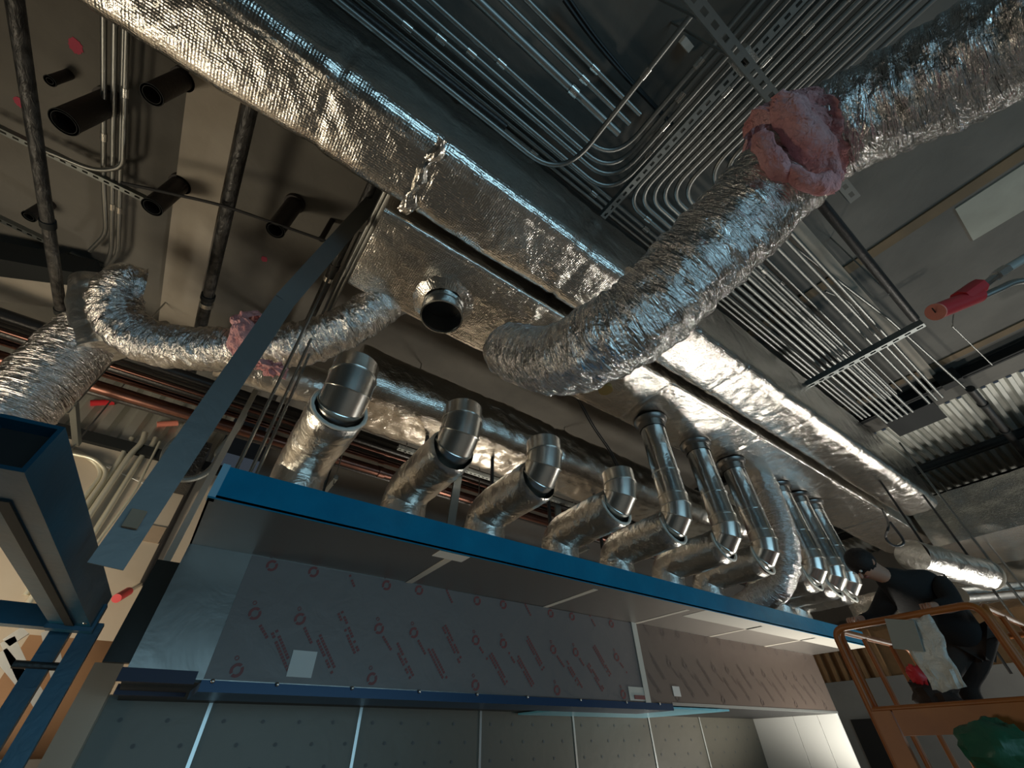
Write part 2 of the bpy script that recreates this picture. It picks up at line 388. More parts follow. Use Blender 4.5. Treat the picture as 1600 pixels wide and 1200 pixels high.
# open round stub
st = V3((.83, 2.02, 2.83))
mb = MB(); mb.ring(st + V3((0, 0, .02)), (0, 0, -1), .165, .21, .006, 40); mb.ring(st + V3((0, 0, -.185)), (0, 0, -1), .172, .02, .012, 40); mb.ring(st + V3((0, 0, -.10)), (0, 0, -1), .170, .012, .006, 40)
stub = mb.build('round_stub', GALVC, ret, smooth=True, angle=40); tag(stub, 'open galvanized round stub')
MB().tube([st + V3((0, 0, .03)), st + V3((0, 0, -.01))], .158, 32).build('damper_plate', DARKIN, stub)
mb = MB(); mb.tube([st + V3((0, 0, .0)), st + V3((0, 0, -.035)), st + V3((0, 0, -.05))], [.26, .20, .17], 40, False, disp=lambda L, a, p: .02 * nz(p, 16, 3))
mb.build('foil_collar', FOIL, ret, smooth=True)
MB().tube([(2.75, 2.02, 2.86), (2.75, 2.02, 2.795)], .075, 24).build('yellow_hole', mat('mastic_yellow', (.25, .17, .05), .8), ret)
low = thing('makeup_air_duct', 'lower foil-wrapped duct behind the row of bent hood branch pipes', 'duct', (4, 3.5, 2.6))
rect_duct(low, 'wrap', .52, 9.5, 3.13, 3.92, 2.61, 3.19, .19, 4, [1.7, 3.1, 4.6, 6.0, 7.6], amp=.024)
mb = MB(); P = resample([V3((-.55, 3.70, 2.76)), V3((.56, 3.66, 2.80))], .03)
mb.tube(P, .185, 36, True, disp=lambda L, a, p: .012 * nz(p, 7, 9) + .006 * ridge(p, 15, 2)); mb.build('round_branch', FOILP, low, smooth=True)

# ------------------------------------------------------------------ corrugated flexible hoses
def flex_disp(seed, amp=.022):
    def f(L, a, p):
        q = V3((math.cos(a) * 1.1, math.sin(a) * 1.1, L * 17))
        q2 = V3((math.cos(a) * 2.4, math.sin(a) * 2.4, L * 34))
        return amp * (.9 * abs(noise.noise(q + V3((seed, 0, 0)))) - .35) * 1.6 + amp * .5 * noise.noise(q2 + V3((0, seed, 0)))
    return f
def hose(parent, name, P, r, seed, amp=.022, step=.012, n=72, m=FLEX):
    pts = resample(catmull(P, 24), step); mb = MB(); mb.tube(pts, r, n, True, disp=flex_disp(seed, amp)); return mb.build(name, m, parent, smooth=True, angle=80)
def tuft(seed, c, axis, R_, w_, gaps, parent=None):
    """torn band of glass wool round a hose"""
    c = V3(c); ax = V3(axis).normalized(); ref = V3((0, 0, 1)); nx = ax.cross(ref).normalized(); ny = ax.cross(nx); mb = MB(); nu, nv = 72, 22
    for i in range(nv):
        for j in range(nu):
            a = 2 * math.pi * j / nu; t = i / (nv - 1); d = nx * math.cos(a) + ny * math.sin(a)
            q = V3((math.cos(a) * 1.6, math.sin(a) * 1.6, t * 1.3 + seed))
            wid = w_ * (1 + .45 * noise.noise(q * 1.3) )
            h = math.sin(math.pi * t) ** .5
            rr = R_ + h * (.028 + .030 * noise.fractal(q * 2.6, 1, 2, 4) + .02 * abs(noise.noise(q * 7)))
            if gaps and abs(((a - gaps + math.pi) % (2 * math.pi)) - math.pi) < .28 and .35 < t < .62: rr = R_ - .02
            mb.v.append(c + ax * ((t - .5) * wid + .06 * noise.noise(V3((math.cos(a), math.sin(a), seed * 2)) * 1.7)) + d * rr)
    for i in range(nv - 1):
        for j in range(nu): mb.f.append((i * nu + j, i * nu + (j + 1) % nu, (i + 1) * nu + (j + 1) % nu, (i + 1) * nu + j))
    return mb
fx = thing('flexible_duct', 'thick crinkled silver flexible duct sweeping from the exhaust duct toward the upper right corner', 'flexible duct', atd(1075, 425, 1.9))
PF = [atd(796, 548, 3.08), atd(818, 556, 2.8), atd(850, 562, 2.52), atd(893, 557, 2.22), atd(942, 531, 2.02), atd(1000, 497, 1.93), atd(1075, 425, 1.88), atd(1150, 350, 1.87), atd(1235, 262, 1.88)]
hose(fx, 'hose', PF, .205, 1)
hose(fx, 'hose', [atd(1238, 258, 1.875), atd(1290, 210, 1.80), atd(1350, 182, 1.71), atd(1410, 154, 1.63), atd(1530, 92, 1.47), atd(1640, 32, 1.34), atd(1800, -45, 1.2)], .205, 5)
axp = (atd(1290, 205, 1.82) - atd(1190, 310, 1.88))
mb = tuft(1, atd(1245, 232, 1.865), axp, .212, .17, 0)
mb.build('insulation_tuft', PINK, fx, smooth=True)
def sheet(P, wid, seed, th=.05):
    """torn slab of glass wool following a path"""
    P = resample(catmull(P, 12), .012); mb = MB(); n = 28; L = len(P)
    for i, p in enumerate(P):
        t = (P[min(i + 1, L - 1)] - P[max(i - 1, 0)]).normalized(); vw = p.normalized(); s_ = t.cross(vw).normalized(); u_ = i / (L - 1)
        w_ = wid * (math.sin(math.pi * min(max(u_, .03), .97)) ** .35) * (1 + .35 * noise.noise(V3((u_ * 4, seed, 0)))); h_ = th * (.5 + .5 * math.sin(math.pi * min(max(u_, .05), .95)))
        for j in range(n):
            a = 2 * math.pi * j / n; q = p + s_ * (math.cos(a) * w_ / 2) - vw * (math.sin(a) * h_)
            d = (s_ * math.cos(a) - vw * math.sin(a)); mb.v.append(q + d * (.016 * noise.fractal(q * 9 + V3((seed, 0, 0)), 1, 2, 4) + .008 * noise.noise(q * 34)))
    for i in range(L - 1):
        for j in range(n): mb.f.append((i * n + j, i * n + (j + 1) % n, (i + 1) * n + (j + 1) % n, (i + 1) * n + j))
    mb.f.append(tuple(range(n - 1, -1, -1))); mb.f.append(tuple((L - 1) * n + j for j in range(n)))
    return mb
for k, (pts, wd, dp) in enumerate([([(1214, 146), (1232, 180), (1262, 225), (1290, 262), (1306, 288)], .13, 1.64), ([(1186, 205), (1196, 235), (1218, 268), (1238, 296)], .085, 1.66), ([(1238, 150), (1258, 190), (1285, 225), (1306, 262)], .08, 1.63), ([(1232, 262), (1262, 285), (1296, 284), (1314, 278)], .09, 1.62)]):
    sheet([atd(u, v, dp + .03 * abs(i - 1.5)) for i, (u, v) in enumerate(pts)], wd, k * 3 + 1).build('wool_flap', PINK, fx, smooth=True)
lx = thing('flexible_duct', 'crinkled silver flexible duct hanging in a sag from exhaust duct to the left riser', 'flexible duct', atd(400, 540, 3.6))
PL = [atd(618, 460, 3.66), atd(588, 482, 3.52), atd(540, 511, 3.42), atd(480, 535, 3.33), atd(400, 543, 3.28), atd(330, 546, 3.28), atd(262, 540, 3.3), atd(218, 527, 3.3), atd(188, 500, 3.32), atd(180, 468, 3.36), atd(196, 446, 3.42), atd(222, 452, 3.5)]
hose(lx, 'hose', PL, .178, 8, .022)
axl = atd(380, 545, 3.28) - atd(420, 541, 3.28)
tuft(5, atd(398, 532, 3.28), axl, .19, .15, 0).build('insulation_tuft', PINK, lx, smooth=True)
MB().blob(atd(425, 575, 3.05), (.10, .06, .04), 3, .8, 24, 14, 2.5).build('wool_clump', PINK, lx, smooth=True)
hb = thing('riser_duct', 'foil-wrapped vertical riser at left edge with boot at its top', 'duct', atd(60, 620, 3.5))
top = atd(142, 520, 3.62)
P = resample([V3((top.x, top.y, -1.69)), V3((top.x, top.y, top.z))], .02)
mb = MB(); mb.tube(P, .235, 56, True, disp=lambda L, a, p: .012 * nz(p, 8, 2) + .012 * ridge(V3((p.x, p.y, p.z * 3)), 9, 4)); mb.build('riser_wrap', FLEX, hb, smooth=True, angle=70)
mb = MB(); P = resample(catmull([atd(160, 550, 3.5), atd(150, 505, 3.55), atd(146, 470, 3.6), atd(146, 440, 3.66)], 10), .012)
mb.tube(P, [.20 - .05 * i / len(P) for i in range(len(P))], 56, True, disp=lambda L, a, p: .014 * nz(p, 9, 6)); mb.build('boot', FOILP, hb, smooth=True, angle=70)
# ------------------------------------------------------------------ hood
YF, YS, YB = 3.094, 2.36, 4.3
ZL, ZT, ZF = .31, .955, 1.125
HX0, HX1 = -.085, 7.63
hood = thing('exhaust_hood', 'long stainless kitchen exhaust hood edged with blue film beneath the branch pipes', 'exhaust hood', (3.8, 3.7, ZL))
mb = MB(); mb.box((HX0, YF, ZL + .0), (HX1 - .0, YF + .02, ZT))
mb.box((HX0, YF + .02, ZL), (HX0 + .02, YB, ZT)); mb.box((HX1 - .02, YF + .02, ZL), (HX1, YB, ZT)); mb.build('canopy_body', STEEL, hood)
MB().box((.255, YF - .004, ZL + .005), (3.76, YF, ZT - .004)).build('film_sheet', FILM, hood)
MB().box((3.84, YF - .004, ZL + .005), (HX1 - .02, YF, ZT - .004)).build('film_sheet', mat('film_brown', (.17, .125, .10), .45, .1), hood)
mb = MB(); mb.box((3.765, YF - .012, ZL), (3.835, YF, ZT)); mb.box((3.56, YF - .008, ZL + .01), (3.77, YF - .001, ZL + .11)); mb.build('seam_strip', FLUOR, hood)
MB().box((3.62, YF - .013, ZL + .02), (3.76, YF - .008, ZL + .05)).build('data_plate', PRINT, hood)
# printed marks on the film: rings and slanted two-line captions (unreadable in the photo)
mbL, mbR = MB(), MB(); yp = YF - .0065
def mark_ring(x, z, r):
    n = 20; mb = mbL if x < 3.8 else mbR
    for j in range(n):
        if j in (2, 12): continue
        a, b = 2 * math.pi * j / n, 2 * math.pi * (j + 1) / n; q = .55
        mb.quad((x + r * math.cos(a), yp, z + r * math.sin(a)), (x + r * math.cos(b), yp, z + r * math.sin(b)), (x + r * q * math.cos(b), yp, z + r * q * math.sin(b)), (x + r * q * math.cos(a), yp, z + r * q * math.sin(a)))
def mark_text(x0, z0, x1, z1, rows=2, s=1):
    mb = mbL if x0 < 3.8 else mbR; d = V3((x1 - x0, 0, z1 - z0)); L = d.length; d.normalize(); nn = V3((-d.z, 0, d.x)); t = 0
    while t < L:
        for r_ in range(rows):
            if random.random() < .14: continue
            c = V3((x0, yp, z0)) + d * t + nn * (r_ * .024 * s); e = d * .007; g = nn * .008 * s
            mb.quad(c - e - g, c + e - g, c + e + g, c - e + g)
        t += .018
k = 0
while .38 + .772 * k < HX1:
    x = .385 + .772 * k
    for (xx, zz) in ((x, .91), (x + .257, .915), (x, .637), (x + .257, .637), (x + .01, .36)):
        if xx < HX1 - .1 and not 3.7 < xx < 3.9: mark_ring(xx, zz, .034); mark_ring(xx - .02, zz + .055, .012)
    for (a, b, c, d) in ((x + .485, .69, x + .645, .48), (x + .13, .545, x + .275, .37), (x + .385, .545, x + .53, .37), (x + .49, .945, x + .55, .86), (x + .04, .59, x + .11, .52), (x + .30, .59, x + .36, .52)):
        if c < HX1 - .1 and not 3.62 < c < 3.95: mark_text(a, b, c, d, 2 if b - d > .12 else 1)
    k += 1
mbL.build('red_film_print', PRINT, hood); mbR.build('faint_film_print', PRINT2, hood)
MB().box((.655, YF - .009, .345), (.795, YF - .004, .475)).build('white_sticker', WHITEP, hood)
MB().box((4.20, YF - .009, .37), (4.31, YF - .004, .45)).build('white_sticker', WHITEP, hood)
# upper plenum with the soffit and the blue fascia
mb = MB(); mb.box((HX0, YS, ZT), (HX1, YB, ZT + .012)); mb.box((HX0, YS + .01, ZF - .012), (HX1, YB, ZF)); mb.box((HX0, YS + .01, ZT), (HX0 + .01, YB, ZF)); mb.box((HX1 - .01, YS + .01, ZT), (HX1, YB, ZF))
mb.build('soffit_box', mat('stainless_soffit', (.30, .275, .25), .42, .8, bump=[('noise', 8, .1, .01)]), hood)
MB().box((HX0, YS, ZT - .004), (HX1, YS + .012, ZF)).build('blue_fascia', BLUEF, hood)
MB().box((HX0 - .004, YS - .003, ZT), (HX0 + .03, YS + .06, ZF + .008)).build('fascia_end_film', mat('pale_blue_film', (.28, .55, .72), .35), hood)
MB().box((4.0, YS + .012, ZT - .003), (HX1, YS + .28, ZT)).build('soffit_lit_strip', mat('soffit_lit_strip', (.62, .60, .54), .5), hood)  # paler strip where light falls: the brightness is painted into its colour
for x in (1.30, 2.62, 3.82, 5.1, 6.3): MB().box((x, YS + .1, ZT - .003), (x + .05, YF, ZT)).build('soffit_joint', FLUOR, hood)
MB().box((1.2, YS + .02, ZT - .004), (1.42, YS + .13, ZT - .001)).build('soffit_tape', WHITEP, hood)
# lower lip
MB().box((.25, YF - .008, ZL - .05), (4.15, YF + .45, ZL)).build('blue_lip', mat('navy_film', (.004, .045, .12), .35, .2), hood)
mb = MB(); mb.box((4.15, YF - .006, ZL - .012), (HX1, YF + .012, ZL + .012)); mb.build('bright_lip', JOINT, hood)
MB().box((4.17, YF + .02, ZL - .035), (5.12, YB - .03, ZL - .02)).box((3.2, YF + .62, ZL - .035), (4.17, YB - .03, ZL - .02)).build('lit_lip', LITFILM, hood)
NT = mat('navy_tape', (.012, .014, .05), .5); B((HX0 - .02, YF - .01, ZL - .02), (.22, YF + .02, ZL + .035)).build('navy_end_strip', NT, hood); B((HX0 - .02, YF + .55, ZL - .03), (.24, YF + .6, ZL + .02)).build('navy_end_strip', NT, hood)
MB().box((HX0, YF + .02, ZL - .01), (HX1 - .02, YB, ZL + .0)).build('filter_bank', mat('filter_dark', (.05, .05, .05), .5, .6), hood)
for x in (.62, 1.05, 1.5, 1.95, 2.4, 2.95, 3.5, 3.95, .3): MB().blob((x, YF - .012, ZL - .004), (.011, .011, .011), 1, 0, 8, 6).build('rivet', GALV, hood, smooth=True)
# the partition behind and under the hood
struct('wall_partition', MB().box((HX0 - .06, YB, -H), (HX1 + .1, YB + .14, ZL + .02)).box((-.30, YB - .06, -H), (HX0 - .06, YB + .14, .49)), DRYW)
mb = MB(); xs = [HX0 - .055, .46, 1.57, 2.76, 3.96, 5.22, 6.26, HX1]
for a, b in zip(xs, xs[1:]):
    pn = tag(B((a + .006, YB - .012, -H + .05), (b - .006, YB, ZL + .01)).build('wall_panel', WALLST), {0: 'narrow film-covered steel wall panel at the left end under the hood'}.get(xs.index(a), 'film-covered steel wall panel %s under the hood' % ['', 'second from the left', 'third from the left', 'fourth from the left', 'fifth from the left', 'sixth from the left', 'farthest along, beside the white corner panels'][xs.index(a)]), 'wall panel', 'film-covered panels behind the cooking line')
    p2 = MB(); zz = .2; yp2 = YB - .0155; r0 = 0
    while zz > -.6:
        xx = a + .12 + (r0 % 2) * .13
        while xx < b - .06:
            for j in range(8):
                t = 2 * math.pi * j / 8; u_ = 2 * math.pi * (j + 1) / 8
                p2.quad((xx, yp2, zz), (xx + .013 * math.cos(t), yp2, zz + .013 * math.sin(t)), (xx + .013 * math.cos(u_), yp2, zz + .013 * math.sin(u_)), (xx, yp2, zz))
            xx += .26
        zz -= .13; r0 += 1
    p2.f = [(f[0], f[1], f[2]) for f in p2.f]
    p2.build('film_print', DPRINT, pn)
    MB().box((b - .012, YB - .02, -H + .05), (b + .012, YB - .012, ZL + .01)).build('joint_strip', JOINT, pn)
ys = [YB - .01, 3.69, 3.36, YF]
for i, (a, b) in enumerate(zip(ys, ys[1:])):
    tag(B((HX1 - .02, b + .004, -H + .05), (HX1 + .0, a - .004, ZL - .012)).build('wall_panel', WPANEL), ['white side wall panel in the corner under the right end of the hood', 'white side wall panel in the middle under the right end of the hood', 'white side wall panel nearest the hood front at its right end'][i], 'wall panel', 'white panels closing the hood end')
tag(B((-.262, 4.18, .49), (-.10, 4.24, 1.14)).build('black_sheet', mat('black_panel', (.012, .016, .014), .35)), 'narrow black upright metal sheet standing left of the hood end', 'metal sheet')

# ------------------------------------------------------------------ branch pipes of the hood
YV, ZH, RB = 2.13, 1.60, .142
def gore_elbow(P0, axis_in, axis_out, Rr, nseg, r):
    """list of (p,q) segments for a mitred elbow starting at P0"""
def circle(c, t, r, n, nx):
    t = t.normalized(); a = (nx - t * nx.dot(t)).normalized(); b = t.cross(a)
    return [c + (a * math.cos(2 * math.pi * j / n) + b * math.sin(2 * math.pi * j / n)) * r for j in range(n)]
def loft(mb, rings):
    b = len(mb.v); n = len(rings[0])
    for rg in rings: mb.v += rg
    for k in range(len(rings) - 1):
        for j in range(n): mb.f.append((b + k * n + j, b + k * n + (j + 1) % n, b + (k + 1) * n + (j + 1) % n, b + (k + 1) * n + j))
    return mb
ORD = ['first', 'second', 'third', 'fourth', 'fifth', 'sixth', 'seventh']
def branch(x, i, riser, label, sleeve_seed):
    t = thing('hood_branch_pipe', label, 'duct pipe', (x, 3.05, ZF), 'insulated branch pipes on the hood')
    nx = V3((1, 0, 0)); Rr = .175; c = V3((x, YV + Rr, ZH + Rr))         # bend centre
    ang = [0, 30, 60, 90]                                              # 0: vertical top end, 90: horizontal +y end
    def pt(a, rad=Rr): a = math.radians(a); return c + V3((0, -math.cos(a) * rad, -math.sin(a) * rad))
    def tn(a): a = math.radians(a); return V3((0, math.sin(a), -math.cos(a)))
    n = 40
    mb = loft(MB(), [circle(pt(0) + V3((0, 0, .115)), tn(0), RB - .002, n, nx), circle(pt(0), tn(0), RB - .002, n, nx)])
    inner = [circle(pt(0), tn(0), RB - .012, n, nx), circle(pt(0) + V3((0, 0, .115)), tn(0), RB - .012, n, nx)]; loft(mb, inner)
    mb.build('elbow_gore', GALV, t, smooth=True)
    for a, b in zip(ang, ang[1:]):
        # straight mitred gore between the two joint planes
        ra, rb = circle(pt(a), tn(a), RB, n, nx), circle(pt(b), tn(b), RB, n, nx)
        g = MB(); loft(g, [ra, rb]); g.build('elbow_gore', GALV, t, smooth=True)
    for a in ang[:3] if True else []:
        g = MB(); P = circle(pt(a), tn(a), RB + .003, 48, nx); g.tube(P + [P[0]], .0045, 6, False); g.build('seam_bead', GALV, t, smooth=True)
    # insulated sleeve: along +y then turning down to the hood
    ye = 3.0
    P = fillet([V3((x, YV + Rr - .075 - .05 * random.random(), ZH)), V3((x, ye, ZH)), V3((x, ye, 1.25))], .22, 14)
    P = resample(P, .022); sd = sleeve_seed
    mb = MB(); mb.tube(P, .174, 52, False, disp=lambda L, a, p: .008 * nz(p, 6, sd) + .005 * ridge(V3((p.x, p.y * 2, p.z)), 11, sd + 1) - .018 * math.exp(-L / .02))
    sl = mb.build('insulation_sleeve', FOILP, t, smooth=True, angle=70)
    if riser != 'open' or i in (0, 3):
        g = MB(); P = circle(V3((x, YV + Rr - .08, ZH)), V3((0, .96, -.2)), .164, 48, nx); g.tube(P + [P[0]], [.013 + .005 * nz((k * .3, sd, 0), 2) for k in range(49)], 8, False); g.build('cut_edge', GASKET, sl, smooth=True)
    g = MB(); g.tube([V3((x, ye, 1.30)), V3((x, ye, ZF + .002))], .15, 36, False); g.ring(V3((x, ye, ZF + .003)), (0, 0, 1), .18, .012, .035); g.build('hood_collar', GALV, t, smooth=True)
    if riser == 'pipe':
        zt = 2.83
        g = MB(); g.tube([V3((x, YV, ZH + Rr + .10)), V3((x, YV, zt - .05))], RB - .006, 36, False); g.build('riser_pipe', GALVC, t, smooth=True)
        for hz, q_, w_ in ((.10, .003, .02), (.36, .001, .012)): MB().ring(V3((x, YV, ZH + Rr + hz)), (0, 0, 1), RB + q_, w_, .012, 40).build('riser_band', GALV, t, smooth=True)
        g = MB(); g.tube([V3((x, YV, zt - .14)), V3((x, YV, zt - .06)), V3((x, YV, zt - .03)), V3((x, YV, zt - .01))], [RB + .002, RB + .004, RB + .04, RB + .045], 40, False); g.build('riser_flange', mat('flange_dark%d' % i, (.25, .24, .23), .35, 1), t, smooth=True)
    return t
BX = [.345, 1.15, 1.92, 2.80, 3.60, 4.46, 5.24]
BLAB = ['nearest insulated hood branch pipe with open elbow, at the left end of the hood', 'open-elbowed insulated branch pipe, second from the hood left end', 'open-elbowed insulated branch pipe, third from the hood left end',
        'fourth branch pipe from the left, the last with an open elbow and white cut edge', 'branch pipe with first and nearest of the bare round risers', 'branch pipe with second nearest bare round riser', 'branch pipe with bare riser just left of the upright crinkled hose']
for i, x in enumerate(BX): branch(x, i, 'open' if i < 4 else 'pipe', BLAB[i], i * 3 + 1)
for i, (x, lb) in enumerate([(6.42, 'branch pipe with bare riser just right of the upright crinkled hose'), (6.98, 'branch pipe with second bare riser right of the upright crinkled hose'), (7.44, 'farthest branch pipe with bare riser beside the worker head')]): branch(x, 8 + i, 'pipe', lb, 31 + i * 2)
vf = thing('flexible_duct', 'upright crinkled silver flexible duct among the bare risers, curving down onto hood', 'flexible duct', (5.9, 2.6, ZF))
hose(vf, 'hose', [V3((6.0, 2.12, 2.85)), V3((5.97, 2.12, 2.5)), V3((5.90, 2.13, 2.1)), V3((5.85, 2.2, 1.75)), V3((5.83, 2.42, 1.45)), V3((5.83, 2.72, 1.37)), V3((5.83, 3.0, 1.28)), V3((5.83, 3.06, 1.13))], .165, 21, .016, .016, 56)

# ------------------------------------------------------------------ conduits
CG = 'zinc conduits under the ceiling'
def conduit(P, r, label, group=CG, bend=.0, coup=None, m=CONDUIT, name='conduit'):
    pts = fillet(P, bend, 10) if bend else [V3(p) for p in P]
    t = tag(MB().tube(pts, r, 10).build(name, m, smooth=True), label, 'conduit', group)
    if coup:
        for c in coup:
            a, b = V3(P[c[0]]), V3(P[c[0] + 1]); p = a.lerp(b, c[1]); d = (b - a).normalized()
            MB().tube([p - d * .035, p + d * .035], r * 1.28, 10).build('coupling', GALV, t, smooth=True)
    return t
ZA = 3.72
# group A: along the supply duct, then turning toward the near wall
LA = 'zinc conduit running along the big duct then bending toward the upper right'
ya = onz(587, 0, ZA).y
A = [((587, 0), 1.36), ((618, 0), 1.42), ((641, 0), 1.48), ((672, 0), 1.54)]
for k, (px, xb) in enumerate(A):
    y_ = onz(*px, ZA).y
    conduit([(-3.5, y_, ZA), (1.62 - .065 * k + .13, y_, ZA), (1.62 - .065 * k + .13, -6.5, ZA)], .021, LA, 'conduits bending beside the big duct', .30, [(0, .62 + .05 * k), (1, .06 + .02 * k)])
z0 = 3.5; y_ = onz(700, 152, z0).y; xb = onz(1070, 37, z0).x
conduit([(-3.5, .86, z0), (xb, .86, z0), (xb, -6.5, z0)], .02, 'lowest zinc conduit, the first to bend away beside the big duct', None, .35, [(1, .12)])
for k in range(3):
    y_ = .93 - .0 - k * .055
    conduit([(-3.5, y_, 3.90), (7.75, y_, 3.90)], .022, 'straight zinc conduit hugging the upper edge of the big duct', 'straight conduits beside the big duct', 0, [(0, .4 + .06 * k)])
for px, xe, r, lb in (((746, 0), 1.42, .033, 'thickest zinc pipe stub ending under the ceiling beside the bending conduits'), ((786, 0), 1.44, .022, 'middle zinc pipe stub ending under the ceiling'), ((823, 0), 1.46, .02, 'thinnest zinc pipe stub ending nearest the black cable')):
    y_ = onz(*px, ZA).y; conduit([(-3.5, y_, ZA), (xe, y_, ZA)], r, lb, 'pipe stubs ending mid-ceiling', 0, [(0, .9)])
y_ = onz(530, 10, 3.6).y
tag(MB().tube([(-3.5, y_, 3.6), onz(790, 199, 3.6)], .03, 10).build('black_pipe', IRON, smooth=True), 'black pipe ending short against the upper edge of the big duct', 'pipe')
# group B: from the near-wall side, bending away down the hall
XB = [1.86, 1.92, 1.985, 2.05, 2.115, 2.19]; YBn = [.70, .63, .565, .50, .43, .36]
for k in range(6):
    conduit([(XB[k], -6.5, ZA - .04), (XB[k], YBn[k], ZA - .04), (7.75, YBn[k], ZA - .04)], .021, 'zinc conduit in the nested bend between duct and flexible duct', 'nested bent conduits', .20, [(0, .86 - .03 * k), (1, .05 + .04 * k)])
for k, (xb, yb) in enumerate([(2.26, .14), (2.33, .05), (2.40, -.02)]):
    conduit([(xb, -6.5, ZA - .02), (xb, yb, ZA - .02), (7.75, yb, ZA - .02)], .02, 'zinc conduit of the small bend just left of the pink insulation', 'small nested bent conduits', .22)
for k in range(9):
    y_ = (.86 - .07 * k - (.02 if k > 4 else 0)) * 1.05
    conduit([(2.6 + .05 * k, y_, CZ - .03), (7.75, y_, CZ - .03)], .018 + .004 * (k % 2), 'zinc conduit in the upper layer of the bank running down the hall', 'conduit bank down the hall', 0, [(0, .12 + .05 * (k % 4))])
for k in range(7):
    x_ = 1.92 + .085 * k
    conduit([(x_ + .2, -6.5, ZA + .12), (x_ + .2, -.1 - .04 * k, ZA + .12)], .019, 'upper zinc conduit crossing above the perforated strut', 'upper conduits above the strut')
conduit([onz(1220, 370, 3.75), onz(1390, 500, 3.75), onz(1545, 640, 3.75)], .016, 'bright thin conduit beside the pale ceiling flange', None)
conduit([onz(1290, 455, 3.8), onz(1325, 470, 3.8), onz(1352, 503, 3.8)], .012, 'thin zinc conduit with an offset kink by the pale flange', None, .1)
# ceiling left
xs_ = [onz(162, 130, 3.9), onz(178, 130, 3.9), onz(192, 130, 3.9), onz(203, 130, 3.9)]
for k, p in enumerate(xs_):
    q = [(170, 250), (184, 250), (196, 180), (200, 150)][k]
    if k == 0: P = [(p.x, -4, 3.9), (p.x, onz(175, 300, 3.9).y, 3.9), (p.x + .02, onz(182, 372, 3.9).y, 3.9), onz(140, 392, 3.9)]
    elif k == 3: P = [(p.x, -4, 3.84), (p.x, onz(200, 235, 3.84).y, 3.84), onz(192, 262, 3.84), onz(150, 268, 3.84), onz(70, 235, 3.84)]
    else: P = [(p.x, -4, 3.9), (p.x, onz(192, 400, 3.9).y, 3.9), onz(165, 410 + 5 * k, 3.9)]
    conduit(P, .019, ['left ceiling conduit bending off at its lower end before the foil boot', 'left ceiling conduit, second of four in the row', 'left ceiling conduit, third of four in the row', 'left ceiling conduit turning off early at the strut'][k], 'conduits on the left ceiling', .12, [(0, .93)])
for k, (a, b, r) in enumerate([((592, 318), (515, 472), .017), ((598, 322), (522, 474), .015)]):
    p = onz(*a, 3.4); q = onz(*b, 3.4); conduit([(p.x, p.y - .3, 3.4), (p.x, 5.9, 3.4)], r, ['zinc conduit beside the meshed black pipe left of the exhaust duct', 'second thin zinc conduit beside the exhaust duct corner'][k], 'twin conduits by the exhaust duct corner')
# wall conduits
def wp(u, v, y=FY - .03): return ony(u, v, y)
WP = [[(78, 696), (130, 708), (154, 728), (158, 742), (118, 795), (60, 880)], [(78, 702), (148, 716), (166, 735), (163, 748), (122, 806), (70, 890)], [(206, 684), (195, 703), (186, 720), (172, 740), (100, 845), (40, 930)], [(227, 676), (222, 692), (205, 708), (128, 822), (30, 965)], [(243, 684), (238, 696), (222, 712), (135, 852), (55, 975)], [(250, 690), (210, 770), (138, 866), (80, 958)]]
WL = ['pale conduit making the outer bend on the lit left wall', 'pale conduit making the inner bend on the lit left wall', 'wall conduit with a small offset below the corrugated panel', 'thick straight wall conduit left of the sheet-metal strap', 'wall conduit nearest the sheet-metal strap, from the corrugation', 'thin wall conduit tucked against the strap']
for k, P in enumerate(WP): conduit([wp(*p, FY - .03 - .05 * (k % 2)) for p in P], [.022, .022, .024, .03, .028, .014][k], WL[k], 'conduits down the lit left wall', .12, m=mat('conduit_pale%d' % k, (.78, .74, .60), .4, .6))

# ------------------------------------------------------------------ strut channels
def strut(P, Q, wd, label, group=None, pitch=.075, name='strut_channel'):
    P, Q = V3(P), V3(Q); L = (Q - P).length; t = (Q - P) / L; s_ = t.cross(V3((0, 0, 1))).normalized() * (wd / 2); up = V3((0, 0, 1)); mb = MB(); x = 0
    while x < L:
        a, b = x, min(x + pitch, L); h0, h1 = a + pitch * .25, min(a + pitch * .75, b)
        def q(u0, u1, w0, w1): mb.quad(P + t * u0 + s_ * w0, P + t * u1 + s_ * w0, P + t * u1 + s_ * w1, P + t * u0 + s_ * w1)
        q(a, b, -1, -.38); q(a, b, .38, 1); q(a, min(h0, b), -.38, .38)
        if h1 < b: q(h1, b, -.38, .38)
        x += pitch
    for w_ in (-1, 1): mb.quad(P + s_ * w_, Q + s_ * w_, Q + s_ * w_ + up * wd, P + s_ * w_ + up * wd)
    return tag(mb.build(name, STRUT), label, 'strut', group)
p = onz(1073, 0, 2.62); q = onz(1337, 312, 2.62)
strut((-.2, p.y, 2.62), (q.x, q.y, 2.62), .062, 'long perforated strut passing behind the pink insulation', None, .085)
for k, px in enumerate([(1168, 104), (1095, 30)]):
    a = onz(*px, 2.62); tag(MB().tube([(a.x, a.y, 2.66), (a.x, a.y, CZ)], .008, 8).build('threaded_rod', CONDUIT, smooth=True), ['hanger rod at the clip on the long perforated strut', 'hanger rod near the upper end of the long perforated strut'][k], 'rod')
MB().box(tuple(onz(1172, 100, 2.62) + V3((-.05, -.05, .063))), tuple(onz(1172, 100, 2.62) + V3((.05, .05, .12)))).build('clip', GALV, bpy.data.objects['strut_channel'])
a, b = onz(942, 340, 3.58), onz(1100, 180, 3.58); strut((a.x, a.y, 3.58), (a.x, -1.3, 3.58), .06, 'perforated strut beneath the nested bent conduits', None)
strut((5.62, 1.2, 3.52), (5.62, -.35, 3.52), .075, 'strut crossing under the conduit bank beside the big duct', None, .12)
